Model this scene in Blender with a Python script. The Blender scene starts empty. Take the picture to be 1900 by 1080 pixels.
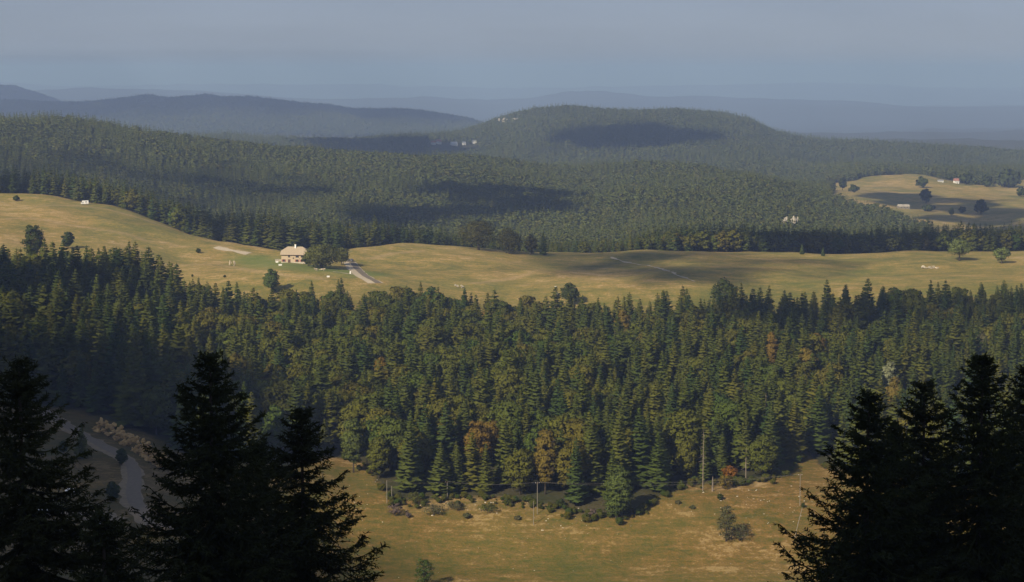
import bpy, bmesh, math, random
import numpy as np

random.seed(7)
rng = np.random.default_rng(7)
SC = bpy.context.scene
COL = SC.collection

# ------------------------------------------------------------------ camera, sky, sun, exposure
F = 3700.0                                   # focal length in pixels of a 1900 px wide picture
TH = math.atan(410.0 / F)                    # camera pitched down
cam = bpy.data.cameras.new('camera')
cam.sensor_fit = 'HORIZONTAL'
cam.sensor_width = 36.0
cam.lens = F / 1900.0 * 36.0
cam.clip_start = 0.5
cam.clip_end = 120000.0
camo = bpy.data.objects.new('camera', cam)
camo.rotation_euler = (math.pi / 2 - TH, 0, 0)
COL.objects.link(camo)
SC.camera = camo

SUN_AZ = math.radians(36)                    # sun stands behind the viewer, to the left
SUN_EL = math.radians(33)
SUN = np.array([-math.sin(SUN_AZ) * math.cos(SUN_EL), -math.cos(SUN_AZ) * math.cos(SUN_EL), math.sin(SUN_EL)])

w = bpy.data.worlds.new('World')
SC.world = w
w.use_nodes = True
nt = w.node_tree
nt.nodes.clear()
sky = nt.nodes.new('ShaderNodeTexSky')
sky.sky_type = 'NISHITA'
sky.sun_disc = False
sky.sun_elevation = SUN_EL
sky.sun_rotation = math.atan2(SUN[0], SUN[1])
sky.altitude = 1200
sky.air_density = 1.0
sky.dust_density = 1.0
sky.ozone_density = 3.0
bg = nt.nodes.new('ShaderNodeBackground')
bg.inputs['Strength'].default_value = 0.0545
wo = nt.nodes.new('ShaderNodeOutputWorld')
tint = nt.nodes.new('ShaderNodeMix')
tint.data_type = 'RGBA'
tint.blend_type = 'MULTIPLY'
tint.inputs[0].default_value = 1.0
tint.inputs[7].default_value = (0.72, 0.735, 1.02, 1)      # greyish blue late-summer air
nt.links.new(sky.outputs[0], tint.inputs[6])
veil = nt.nodes.new('ShaderNodeMix')                     # an even thin veil of high cloud over the whole sky
veil.data_type = 'RGBA'
veil.inputs[0].default_value = 0.62
veil.inputs[7].default_value = (4.15, 4.75, 5.75, 1)
nt.links.new(tint.outputs[2], veil.inputs[6])
vc = nt.nodes.new('ShaderNodeTexCoord')
vm = nt.nodes.new('ShaderNodeMapping')
vm.inputs['Scale'].default_value = (2.2, 2.2, 16.0)
vn = nt.nodes.new('ShaderNodeTexNoise')
vn.inputs['Scale'].default_value = 2.0
vn.inputs['Detail'].default_value = 5.0
vr = nt.nodes.new('ShaderNodeMapRange')
vr.inputs[1].default_value, vr.inputs[2].default_value, vr.inputs[3].default_value, vr.inputs[4].default_value = 0.3, 0.7, 0.90, 1.10
vs = nt.nodes.new('ShaderNodeVectorMath')
vs.operation = 'SCALE'
vs.inputs[0].default_value = (4.15, 4.72, 5.75)
nt.links.new(vc.outputs['Generated'], vm.inputs['Vector'])
nt.links.new(vm.outputs[0], vn.inputs['Vector'])
nt.links.new(vn.outputs[0], vr.inputs[0])
nt.links.new(vr.outputs[0], vs.inputs['Scale'])
nt.links.new(vs.outputs[0], veil.inputs[7])
nt.links.new(veil.outputs[2], bg.inputs[0])
nt.links.new(bg.outputs[0], wo.inputs[0])

sl = bpy.data.lights.new('sun', 'SUN')
sl.energy = 4.6
sl.angle = math.radians(0.6)
sl.color = (1.0, 0.87, 0.67)
so = bpy.data.objects.new('sun', sl)
from mathutils import Vector
so.rotation_euler = Vector(SUN).to_track_quat('Z', 'Y').to_euler()
so.location = (-200, -200, 300)
COL.objects.link(so)

SC.view_settings.view_transform = 'Standard'
SC.view_settings.look = 'None'
SC.view_settings.exposure = 0.43
SC.view_settings.gamma = 1.0
SC.render.engine = 'CYCLES'
cy = SC.cycles
cy.use_denoising = True
try:
    cy.denoiser = 'OPENIMAGEDENOISE'
except Exception:
    pass
cy.max_bounces = 4
cy.diffuse_bounces = 2
cy.glossy_bounces = 2
cy.transmission_bounces = 2
cy.transparent_max_bounces = 12
cy.volume_bounces = 1
cy.sample_clamp_indirect = 4.0
HAZE_D, HAZE_G, HAZE_COL, HAZE_ABS = 1.07e-4, 0.18, (0.46, 0.60, 0.99, 1), (0.11, 0.24, 0.9, 1)

# ------------------------------------------------------------------ picture <-> place
CT, ST = math.cos(TH), math.sin(TH)

def slope(py):
    b = (540.0 - np.asarray(py, float)) / F
    return (-ST + b * CT) / (CT + b * ST)

def ray(px, py):
    a = (px - 950.0) / F
    b = (540.0 - py) / F
    dy = CT + b * ST
    return a / dy, (-ST + b * CT) / dy           # x per metre, z per metre of distance Y

def project(x, y, z):
    d = y * CT - z * ST
    return 950 + F * x / d, 540 - F * (y * ST + z * CT) / d

# ------------------------------------------------------------------ noise helpers
_perm = np.random.default_rng(3).random((256, 256))

def vnoise(x, y):
    xi = np.floor(x).astype(int); yi = np.floor(y).astype(int)
    fx = x - xi; fy = y - yi
    fx = fx * fx * (3 - 2 * fx); fy = fy * fy * (3 - 2 * fy)
    g = lambda i, j: _perm[i & 255, j & 255]
    return ((g(xi, yi) * (1 - fx) + g(xi + 1, yi) * fx) * (1 - fy)
            + (g(xi, yi + 1) * (1 - fx) + g(xi + 1, yi + 1) * fx) * fy) * 2 - 1

def fbm(x, y, L, o=3):
    s = 0; a = 1.0
    for k in range(o):
        s = s + a * vnoise(x / L + 17.3 * k, y / L + 9.1 * k)
        L *= 0.47; a *= 0.5
    return s

def sstep(a, b, t):
    t = np.clip((t - a) / (b - a), 0, 1)
    return t * t * (3 - 2 * t)

# ------------------------------------------------------------------ terrain
def T(pairs):
    xs = [p[0] for p in pairs]
    ys = [p[1] for p in pairs]
    return lambda px: np.interp(px, xs, ys)

crestY = T([(-350, 1480), (100, 1480), (150, 1470), (200, 1460), (240, 1450), (330, 1400), (400, 1370), (470, 1340),
            (525, 1310), (650, 1310), (740, 1350), (850, 1380), (950, 1390), (1900, 1390), (2400, 1390)])
crestP = T([(-350, 350), (0, 362), (100, 366), (150, 376), (200, 384), (240, 394), (330, 428), (400, 453), (470, 467),
            (525, 474), (600, 474), (650, 471), (740, 461), (850, 461), (950, 470), (1000, 474), (1100, 474),
            (1200, 471), (1300, 468), (1480, 473), (1560, 478), (1700, 469), (1900, 474), (2400, 470)])
ridgeY = T([(-350, 2600), (0, 2600), (330, 2700), (640, 2800), (900, 2900), (1100, 2900), (1300, 2800), (1400, 2700),
            (1500, 2600), (1600, 2450), (1700, 2300), (1900, 2150), (2400, 2150)])
ridgeP = T([(-350, 235), (0, 243), (100, 248), (200, 258), (330, 275), (500, 295), (640, 303), (800, 305), (900, 312), (1000, 318),
            (1100, 320), (1200, 316), (1300, 314), (1400, 328), (1500, 362), (1600, 392), (1700, 420), (1800, 435), (2400, 440)])
hillP = T([(-350, 300), (200, 280), (330, 264), (500, 268), (640, 266), (740, 257), (860, 249), (900, 235), (950, 222), (985, 213),
           (1050, 211), (1200, 214), (1260, 214), (1370, 222), (1400, 230), (1430, 250), (1500, 268), (1540, 274),
           (1600, 277), (1700, 285), (1800, 292), (1900, 295), (2400, 300)])
hillY = T([(-350, 4400), (740, 4500), (950, 5000), (1430, 5000), (1700, 4700), (2400, 4500)])
blueP = T([(-350, 180), (0, 190), (130, 192), (220, 186), (280, 176), (310, 184), (390, 174), (410, 181), (470, 182), (560, 191),
           (650, 201), (740, 201), (800, 209), (880, 226), (950, 255), (1200, 275), (2400, 275)])
backP = T([(-350, 128), (0, 154), (60, 172), (110, 188), (200, 215), (880, 240), (1500, 262), (1650, 256), (1720, 243), (1800, 244),
           (1900, 238), (2400, 230)])
farP = T([(-350, 170), (60, 166), (200, 165), (300, 166), (400, 172), (500, 180), (600, 188), (800, 184), (900, 188), (1000, 184), (1050, 172),
          (1120, 170), (1200, 178), (1400, 186), (1600, 190), (1700, 199), (1900, 196), (2400, 200)])
far2P = T([(-350, 158), (100, 162), (600, 164), (900, 160), (1150, 165), (1500, 158), (1900, 166), (2400, 160)])

def zt(tab):
    f = T(tab)
    return lambda px: f(px)

f640 = zt([(-350, -126), (200, -126.5), (350, -132), (500, -150), (640, -163), (900, -164), (1900, -164), (2400, -160)])
f705 = zt([(-350, -125), (100, -127), (250, -129), (350, -136), (480, -143), (640, -150), (1900, -150), (2400, -148)])
f900 = zt([(-350, -118), (0, -121), (200, -123), (300, -130), (500, -143), (950, -146), (1900, -144), (2400, -142)])
f1020 = zt([(-350, -116), (0, -120), (150, -119), (250, -117), (320, -130), (500, -141), (950, -146), (1900, -142), (2400, -140)])
f1100 = zt([(-350, -116), (0, -119), (250, -125), (310, -138), (400, -145), (500, -143), (600, -139), (700, -139), (950, -146),
            (1100, -147), (1300, -143), (1500, -141), (1900, -138), (2400, -136)])
p1190 = T([(-350, 470), (0, 475), (200, 495), (330, 530), (450, 526), (600, 517), (690, 522), (800, 532), (950, 542), (1100, 538), (1300, 530), (1500, 530),
           (1700, 528), (1900, 520), (2400, 520)])
p1260 = T([(-350, 440), (0, 445), (200, 466), (330, 495), (450, 495), (530, 488), (600, 490), (650, 493), (690, 499), (800, 498), (950, 510),
           (1100, 508), (1300, 500), (1500, 506), (1700, 505), (1900, 503), (2400, 500)])
f450 = zt([(-350, -124), (300, -124), (520, -148), (640, -155), (2400, -155)])
f560 = zt([(-350, -126), (300, -126), (520, -152), (640, -167), (2400, -167)])
f320 = zt([(-350, -116), (300, -118), (640, -132), (2400, -132)])
f1850 = zt([(-350, -130), (0, -135), (500, -163), (1900, -170), (2400, -170)])
fdip = zt([(-350, -200), (1400, -205), (1500, -195), (1600, -188), (1700, -187), (1800, -186), (1900, -190), (2400, -190)])
ffoot = zt([(-350, -215), (860, -210), (950, -190), (1400, -190), (1500, -201), (2400, -201)])

def features(px):
    Y = []; Z = []
    def add(y, z):
        Y.append(y * np.ones_like(px)); Z.append(z * np.ones_like(px))
    for y, z in ((-300, -1.0), (-60, -1.2), (-6, -1.6), (3, -1.9), (15, -6.5), (40, -19), (65, -32), (120, -62), (200, -92)):
        add(y, z)
    add(320, f320(px)); add(450, f450(px)); add(560, f560(px)); add(640, f640(px)); add(705, f705(px))
    add(900, f900(px)); add(1020, f1020(px)); add(1100, f1100(px))
    add(1190, 1190 * slope(p1190(px))); add(1260, 1260 * slope(p1260(px)))
    cyy = crestY(px); cz = cyy * slope(crestP(px))
    add(cyy, cz); add(cyy + 110, cz - 10)
    add(1850, f1850(px))
    ry = ridgeY(px)
    rz = ry * slope(ridgeP(px))
    add(1850 + 0.55 * (ry - 1850), f1850(px) + 0.62 * (rz - f1850(px)))
    add(ry, rz)
    add(3300, fdip(px)); add(3900, ffoot(px))
    hy = hillY(px); hz = hy * slope(hillP(px) + 6)
    add(hy - 330, hz - 20); add(hy, hz); add(hy + 300, hz - 3)
    add(6400, -300); add(7400, -260)
    add(9000, 9000 * slope(blueP(px)))
    add(10000, -320)
    add(12000, 12000 * slope(backP(px)))
    add(15000, -420)
    add(20000, 20000 * slope(farP(px)))
    add(26000, -480)
    add(34000, 34000 * slope(far2P(px)))
    add(46000, -480); add(64000, -520)
    return np.array(Y), np.array(Z)

def pchip_cols(Yk, Zk, Yq):
    """monotone cubic along axis 0 for each column; Yk,Zk (n,m), Yq (q,m)"""
    h = np.diff(Yk, axis=0); d = np.diff(Zk, axis=0) / h
    m = np.zeros_like(Zk)
    s = d[:-1] * d[1:] > 0
    w1 = 2 * h[1:] + h[:-1]; w2 = h[1:] + 2 * h[:-1]
    with np.errstate(divide='ignore', invalid='ignore'):
        hm = (w1 + w2) / (w1 / d[:-1] + w2 / d[1:])
    m[1:-1] = np.where(s, hm, 0)
    m[0] = d[0]; m[-1] = d[-1]
    out = np.empty_like(Yq)
    for j in range(Yk.shape[1]):
        i = np.clip(np.searchsorted(Yk[:, j], Yq[:, j], side='right') - 1, 0, Yk.shape[0] - 2)
        hh = h[i, j]; t = np.clip((Yq[:, j] - Yk[i, j]) / hh, 0, 1)
        t2 = t * t; t3 = t2 * t
        out[:, j] = ((2 * t3 - 3 * t2 + 1) * Zk[i, j] + (t3 - 2 * t2 + t) * hh * m[i, j]
                     + (-2 * t3 + 3 * t2) * Zk[i + 1, j] + (t3 - t2) * hh * m[i + 1, j])
    return out

ROWS = np.concatenate([np.linspace(-280, 30, 24), np.arange(40, 560, 9.0), np.arange(560, 1600, 4.0),
                       np.geomspace(1600, 6000, 170), np.geomspace(6080, 62000, 120)])
COLS = np.concatenate([np.linspace(-.5, -.31, 14), np.linspace(-.3, .3, 361), np.linspace(.31, .5, 14)])
YY = np.repeat(ROWS[:, None], len(COLS), 1)
XX = COLS[None, :] * (YY + 300)
# the feature lines run in px = direction; smooth them a little across
PXg = 950 + F * COLS
Yk, Zk = features(PXg)
def smooth_cols(A, n):
    for _ in range(n):
        B = A.copy()
        B[:, 1:-1] = 0.25 * A[:, :-2] + 0.5 * A[:, 1:-1] + 0.25 * A[:, 2:]
        A = B
    return A
Yk = smooth_cols(Yk, 6); Zk = smooth_cols(Zk, 6)
dense = pchip_cols(Yk, Zk, YY)                # (rows, direction columns), column j = direction PXg[j]
ZZ = np.empty_like(dense)
for i, y in enumerate(ROWS):
    pxq = 950 + F * XX[i] / max(y, 300.0)
    ZZ[i] = np.interp(pxq, PXg, dense[i])
ZZ += 1.5 * sstep(620, 800, YY) * fbm(XX, YY, 75, 3)
ZZ += 0.35 * sstep(600, 650, YY) * (1 - sstep(3000, 4000, YY)) * fbm(XX + 91, YY, 17, 2)
ZZ += 8.5 * sstep(1600, 2100, YY) * fbm(XX + 400, YY, 260, 3)
ZZ += 7.0 * sstep(3600, 4800, YY) * fbm(XX + 900, YY - 300, 700, 3)
ZZ += 9.0 * sstep(7000, 9000, YY) * fbm(XX, YY + 1300, 1500, 4)
ZZ += 62.0 * sstep(13000, 19000, YY) * fbm(XX, YY, 4200, 4)
ZZ += 85.0 * sstep(21000, 30000, YY) * fbm(XX + 7000, YY, 3300, 4)
ZZ += 8.0 * sstep(1800, 2400, YY) * (1 - sstep(3200, 3700, YY)) * (1 - sstep(280, 460, XX)) * fbm(XX + 1500, YY + 700, 540, 2)
ZZ += 1.9 * sstep(1110, 1200, YY) * (1 - sstep(1400, 1500, YY)) * fbm(XX + 55, YY + 20, 120, 2)

def ground(x, y):
    x = np.asarray(x, float); y = np.asarray(y, float)
    i = np.clip(np.searchsorted(ROWS, y) - 1, 0, len(ROWS) - 2)
    t = (y - ROWS[i]) / (ROWS[i + 1] - ROWS[i])
    s = x / (y + 300)
    j = np.clip(np.searchsorted(COLS, s) - 1, 0, len(COLS) - 2)
    v = (s - COLS[j]) / (COLS[j + 1] - COLS[j])
    return ((ZZ[i, j] * (1 - v) + ZZ[i, j + 1] * v) * (1 - t) + (ZZ[i + 1, j] * (1 - v) + ZZ[i + 1, j + 1] * v) * t)

def hit(px, py, y0=300, y1=60000):
    """the place on the ground seen at a picture point, not nearer than y0"""
    a, s = ray(px, py)
    ys = np.concatenate([np.arange(y0, 1700, 0.7), np.geomspace(max(1700, y0), y1, 4000)])
    ys = ys[(ys >= y0) & (ys <= y1)]
    g = ground(a * ys, ys) - s * ys
    k = np.argmax(g >= 0)
    if not (g >= 0).any():
        k = int(np.argmax(g))
    y = ys[k]
    return np.array([a * y, y, float(ground(a * y, y))])

def place_top(px, py, h, y0=650, y1=1300):
    """ground spot of a thing h metres tall whose top shows at a picture point"""
    a, s = ray(px, py)
    ys = np.arange(y0, y1, 1.0)
    g = ground(a * ys, ys) + h - s * ys
    k = np.argmax(g >= 0)
    y = ys[k]
    return np.array([a * y, y, float(ground(a * y, y))])

# ------------------------------------------------------------------ materials
def mat(name):
    m = bpy.data.materials.new(name)
    m.use_nodes = True
    m.node_tree.nodes.clear()
    return m, m.node_tree

def simple(name, col, rough=0.8, var=0.15, scale=3.0, metal=0.0, spec=0.3):
    m, t = mat(name)
    N = t.nodes; L = t.links
    o = N.new('ShaderNodeOutputMaterial'); p = N.new('ShaderNodeBsdfPrincipled')
    p.inputs['Roughness'].default_value = rough
    p.inputs['Metallic'].default_value = metal
    p.inputs['Specular IOR Level'].default_value = spec
    tc = N.new('ShaderNodeTexCoord'); n = N.new('ShaderNodeTexNoise')
    n.inputs['Scale'].default_value = scale; n.inputs['Detail'].default_value = 5
    L.new(tc.outputs['Object'], n.inputs['Vector'])
    r = N.new('ShaderNodeMapRange')
    r.inputs[1].default_value = 0.25; r.inputs[2].default_value = 0.75
    r.inputs[3].default_value = 1 - var; r.inputs[4].default_value = 1 + var
    L.new(n.outputs[0], r.inputs[0])
    mx = N.new('ShaderNodeVectorMath'); mx.operation = 'SCALE'
    mx.inputs[0].default_value = col
    L.new(r.outputs[0], mx.inputs['Scale'])
    L.new(mx.outputs[0], p.inputs['Base Color'])
    L.new(p.outputs[0], o.inputs[0])
    return m

def foliage(name, cols, trans=0.25, nscale=0.6):
    """cols: colours that single trees are drawn from; leaf clumps vary a little about it"""
    m, t = mat(name)
    N = t.nodes; L = t.links
    o = N.new('ShaderNodeOutputMaterial')
    oi = N.new('ShaderNodeObjectInfo')
    cr = N.new('ShaderNodeValToRGB')
    e = cr.color_ramp.elements
    while len(e) < len(cols):
        e.new(0.5)
    for i, c in enumerate(cols):
        e[i].position = i / max(1, len(cols) - 1)
        e[i].color = (*c, 1)
    L.new(oi.outputs['Random'], cr.inputs[0])
    tc = N.new('ShaderNodeTexCoord'); n = N.new('ShaderNodeTexNoise')
    n.inputs['Scale'].default_value = nscale; n.inputs['Detail'].default_value = 3
    L.new(tc.outputs['Object'], n.inputs['Vector'])
    r = N.new('ShaderNodeMapRange')
    r.inputs[1].default_value = 0.3; r.inputs[2].default_value = 0.7
    r.inputs[3].default_value = 0.68; r.inputs[4].default_value = 1.35
    L.new(n.outputs[0], r.inputs[0])
    mx = N.new('ShaderNodeVectorMath'); mx.operation = 'SCALE'
    L.new(cr.outputs[0], mx.inputs[0]); L.new(r.outputs[0], mx.inputs['Scale'])
    d = N.new('ShaderNodeBsdfDiffuse'); tr = N.new('ShaderNodeBsdfTranslucent')
    L.new(mx.outputs[0], d.inputs[0]); L.new(mx.outputs[0], tr.inputs[0])
    ms = N.new('ShaderNodeMixShader'); ms.inputs[0].default_value = trans
    L.new(d.outputs[0], ms.inputs[1]); L.new(tr.outputs[0], ms.inputs[2])
    L.new(ms.outputs[0], o.inputs[0])
    return m

M = {}
M['bark'] = simple('bark', (0.07, 0.055, 0.042), 0.95, 0.35, 4)
M['dead_wood'] = simple('dead_wood', (0.20, 0.165, 0.13), 0.95, 0.3, 2)
M['grey_wood'] = simple('grey_wood', (0.21, 0.185, 0.15), 0.9, 0.2, 2)
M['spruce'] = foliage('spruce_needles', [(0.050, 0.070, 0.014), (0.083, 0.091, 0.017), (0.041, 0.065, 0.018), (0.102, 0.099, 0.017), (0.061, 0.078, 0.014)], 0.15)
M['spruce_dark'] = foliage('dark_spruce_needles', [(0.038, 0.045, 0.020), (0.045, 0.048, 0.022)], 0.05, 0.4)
M['beech'] = foliage('beech_leaves', [(0.107, 0.103, 0.017), (0.073, 0.092, 0.017), (0.117, 0.110, 0.018), (0.062, 0.098, 0.020), (0.125, 0.105, 0.019), (0.085, 0.105, 0.018)], 0.25)
M['far_mix'] = foliage('distant_forest_leaves', [(0.076, 0.095, 0.027), (0.097, 0.111, 0.030), (0.080, 0.099, 0.029), (0.110, 0.115, 0.031), (0.085, 0.103, 0.029), (0.115, 0.111, 0.031)], 0.15)
M['fresh'] = foliage('fresh_green_leaves', [(0.085, 0.125, 0.030), (0.095, 0.115, 0.030)], 0.3)
M['lawn_tree'] = foliage('pale_green_leaves', [(0.16, 0.19, 0.055), (0.15, 0.18, 0.05)], 0.3)
M['dark_leaf'] = foliage('dark_green_leaves', [(0.050, 0.066, 0.018), (0.056, 0.070, 0.018)], 0.2)
M['grey_leaf'] = foliage('grey_green_leaves', [(0.10, 0.105, 0.045), (0.12, 0.11, 0.05)], 0.3)
M['silver_leaf'] = foliage('silvery_leaves', [(0.22, 0.23, 0.13), (0.2, 0.22, 0.12)], 0.3)
M['orange_leaf'] = foliage('orange_leaves', [(0.27, 0.115, 0.022), (0.24, 0.11, 0.02)], 0.3, 0.9)
M['rust_leaf'] = foliage('rust_leaves', [(0.175, 0.120, 0.024), (0.185, 0.120, 0.024)], 0.3, 0.9)
M['yellow_leaf'] = foliage('yellow_leaves', [(0.175, 0.130, 0.026), (0.16, 0.125, 0.025)], 0.3, 0.9)
M['brown_leaf'] = foliage('brown_green_leaves', [(0.072, 0.070, 0.020), (0.076, 0.068, 0.020)], 0.2)
M['purple_twig'] = foliage('bare_twigs', [(0.13, 0.10, 0.085), (0.15, 0.11, 0.09)], 0.1)
M['asphalt'] = simple('asphalt', (0.15, 0.122, 0.088), 0.9, 0.15, 0.7)
M['gravel'] = simple('gravel', (0.42, 0.35, 0.25), 0.95, 0.2, 0.9)
M['dirt'] = simple('dirt', (0.36, 0.26, 0.15), 0.95, 0.25, 0.6)
M['limestone'] = simple('limestone', (0.44, 0.39, 0.31), 0.9, 0.3, 0.35)
M['cliff'] = simple('grey_cliff', (0.34, 0.305, 0.25), 0.95, 0.4, 0.25)
M['orange_rock'] = simple('ochre_rock', (0.40, 0.265, 0.105), 0.95, 0.45, 0.5)
M['plaster'] = simple('cream_plaster', (0.46, 0.36, 0.245), 0.9, 0.08, 0.6)
M['white'] = simple('white_paint', (0.80, 0.79, 0.76), 0.5, 0.05, 1)
M['roof_tan'] = simple('weathered_roof', (0.37, 0.295, 0.205), 0.9, 0.14, 1.2)
M['verge'] = simple('earth_verge', (0.20, 0.155, 0.095), 0.95, 0.25, 0.5)
M['roof_red'] = simple('red_roof', (0.30, 0.13, 0.095), 0.9, 0.12, 1.2)
M['dark_wood'] = simple('dark_wood', (0.11, 0.065, 0.045), 0.8, 0.2, 3)
M['shutter'] = simple('red_shutter', (0.30, 0.10, 0.07), 0.7, 0.1, 3)
M['glass'] = simple('window_glass', (0.03, 0.035, 0.04), 0.15, 0.05, 1, spec=0.5)
M['tyre'] = simple('rubber', (0.02, 0.02, 0.02), 0.9, 0.1, 5)
M['metal'] = simple('galvanised_metal', (0.45, 0.45, 0.46), 0.45, 0.08, 2, metal=0.6)
M['car_dark'] = simple('dark_car_paint', (0.035, 0.037, 0.045), 0.3, 0.03, 1, spec=0.5)
M['car_silver'] = simple('silver_car_paint', (0.45, 0.46, 0.48), 0.35, 0.03, 1, spec=0.5)
M['lamp_glass'] = simple('lamp_glass', (0.55, 0.55, 0.52), 0.2, 0.03, 1, spec=0.5)
M['red_lamp'] = simple('red_lamp_glass', (0.3, 0.02, 0.02), 0.25, 0.03, 1, spec=0.5)
M['wire'] = simple('wire', (0.25, 0.23, 0.20), 0.6, 0.05, 1)

# ------------------------------------------------------------------ mesh helpers
def mesh_np(name, V, quads=None, tris=None, mats=(), fm=None, smooth=False, nrm=None):
    me = bpy.data.meshes.new(name)
    V = np.asarray(V, np.float32)
    parts = []; tot = []
    if quads is not None and len(quads):
        q = np.asarray(quads, np.int32); parts.append(q.ravel()); tot.append(np.full(len(q), 4, np.int32))
    if tris is not None and len(tris):
        t = np.asarray(tris, np.int32); parts.append(t.ravel()); tot.append(np.full(len(t), 3, np.int32))
    li = np.concatenate(parts); lt = np.concatenate(tot)
    me.vertices.add(len(V)); me.vertices.foreach_set('co', V.ravel())
    me.loops.add(len(li)); me.loops.foreach_set('vertex_index', li)
    me.polygons.add(len(lt))
    ls = np.zeros(len(lt), np.int32); ls[1:] = np.cumsum(lt)[:-1]
    me.polygons.foreach_set('loop_start', ls)
    me.polygons.foreach_set('loop_total', lt)
    for m in mats:
        me.materials.append(m)
    if fm is not None:
        me.polygons.foreach_set('material_index', np.asarray(fm, np.int32))
    me.polygons.foreach_set('use_smooth', np.full(len(lt), smooth, bool))
    me.update(calc_edges=True)
    if nrm is not None:
        me.polygons.foreach_set('use_smooth', np.ones(len(lt), bool))
        me.normals_split_custom_set_from_vertices(nrm)
        NORM[me.name] = np.asarray(nrm)
    return me

NORM = {}
def outward(V, Q, N):
    """turn each leaf face so that its front looks the way the crown surface does"""
    V = np.asarray(V, float); Q = np.asarray(Q)
    fn = np.cross(V[Q[:, 1]] - V[Q[:, 0]], V[Q[:, 2]] - V[Q[:, 0]])
    bad = (fn * N[Q].mean(1)).sum(1) < 0
    Q = Q.copy(); Q[bad] = Q[bad][:, ::-1]
    return Q

def link(name, data, parent=None, loc=(0, 0, 0), rz=0.0, sc=None):
    o = bpy.data.objects.new(name, data)
    COL.objects.link(o)
    o.location = loc
    if rz:
        o.rotation_euler = (0, 0, rz)
    if sc is not None:
        o.scale = sc
    if parent is not None:
        o.parent = parent
    return o

def tag(o, label=None, cat=None, group=None, kind=None):
    if label: o['label'] = label
    if cat: o['category'] = cat
    if group: o['group'] = group
    if kind: o['kind'] = kind
    return o

def thing(name, label, cat, loc, rz=0.0, sc=None, group=None):
    return tag(link(name, None, None, loc, rz, sc), label, cat, group)

class MB:
    def __init__(s): s.v = []; s.f = []
    def poly(s, vs, fs):
        b = len(s.v); s.v += [tuple(map(float, p)) for p in vs]; s.f += [tuple(i + b for i in f) for f in fs]; return s
    def box(s, x0, x1, y0, y1, z0, z1):
        return s.poly([(x0, y0, z0), (x1, y0, z0), (x1, y1, z0), (x0, y1, z0), (x0, y0, z1), (x1, y0, z1), (x1, y1, z1), (x0, y1, z1)],
                      [(3, 2, 1, 0), (4, 5, 6, 7), (0, 1, 5, 4), (1, 2, 6, 5), (2, 3, 7, 6), (3, 0, 4, 7)])
    def tube(s, pts, rad, n=6):
        pts = [Vector(p) for p in pts]; vs = []
        for i, p in enumerate(pts):
            d = (pts[min(i + 1, len(pts) - 1)] - pts[max(i - 1, 0)]).normalized()
            a = d.orthogonal().normalized(); b = d.cross(a)
            r = rad[i] if hasattr(rad, '__len__') else rad
            for k in range(n):
                an = 2 * math.pi * k / n
                vs.append(p + a * (r * math.cos(an)) + b * (r * math.sin(an)))
        fs = []
        for i in range(len(pts) - 1):
            for k in range(n):
                fs.append((i * n + k, i * n + (k + 1) % n, (i + 1) * n + (k + 1) % n, (i + 1) * n + k))
        fs.append(tuple(range(n))[::-1]); fs.append(tuple((len(pts) - 1) * n + k for k in range(n)))
        return s.poly(vs, fs)
    def mesh(s, name, m, smooth=False):
        me = bpy.data.meshes.new(name); me.from_pydata(s.v, [], s.f); me.materials.append(m)
        if smooth:
            me.polygons.foreach_set('use_smooth', np.ones(len(s.f), bool))
        me.update(); return me
    def build(s, name, m, parent=None, smooth=False):
        return link(name, s.mesh(name, m, smooth), parent)

# ------------------------------------------------------------------ ground sheet
def poly_dist(P, X, Y):
    d = np.full(X.shape, 1e9)
    for a, b in zip(P[:-1], P[1:]):
        ax, ay = a[0], a[1]; bx, by = b[0], b[1]
        vx, vy = bx - ax, by - ay
        t = np.clip(((X - ax) * vx + (Y - ay) * vy) / (vx * vx + vy * vy + 1e-9), 0, 1)
        d = np.minimum(d, np.hypot(X - ax - t * vx, Y - ay - t * vy))
    return d

lowY = T([(-300, 745), (60, 748), (140, 742), (200, 726), (240, 714), (280, 702), (320, 692), (450, 704), (600, 745), (640, 746), (668, 738), (700, 706), (730, 692), (900, 697),
          (1000, 690), (1090, 682), (1180, 682), (1225, 695), (1260, 708), (1310, 713), (1400, 716), (1470, 724), (1490, 745), (1505, 770), (1525, 742), (1600, 726), (1900, 705), (2400, 700)])
upY = T([(-300, 1060), (250, 1070), (300, 1050), (330, 1075), (500, 1100), (700, 1112), (1100, 1100), (1900, 1112), (2400, 1112)])

def forest_mask(x, y):
    """True where woods stand"""
    px = 950 + F * x / np.maximum(y, 300)
    wob = 10 * fbm(x, y, 40, 2)
    near = (y > lowY(px) + 0.25 * wob) & (y < upY(px) + 0.6 * wob)
    cy_ = crestY(px)
    back = y > cy_ + np.where(px < 640, 10, np.where(px < 860, 45, np.where(px < 1150, 75, 48)))
    past = ((px > 1545 + 0.5 * wob) & (y > np.where(px > 1730, 1780, ridgeY(px) + 60)) & (y < 3420 + 6 * wob + 120 * np.sin(px / 37.0)))
    past |= (px > 1490) & (px < 1600) & (y > 3100) & (y < 3330)
    mid = back & (y < 3400) & ~past
    hill = (y >= 3400) & (y < 11500) & ~past
    return near, mid, hill

near, mid, hill = forest_mask(XX, YY)
woods = (near | mid | hill | (YY > 11500)).astype(float)
PX = 950 + F * XX / np.maximum(YY, 300)
woods = np.where(YY < 430, 0.6, woods)
woods = np.maximum(woods, 0.55 * (1 - sstep(300, 420, PX)) * (YY < 800))  # open valley ground darkened part way to the woodland floor colour
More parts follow.
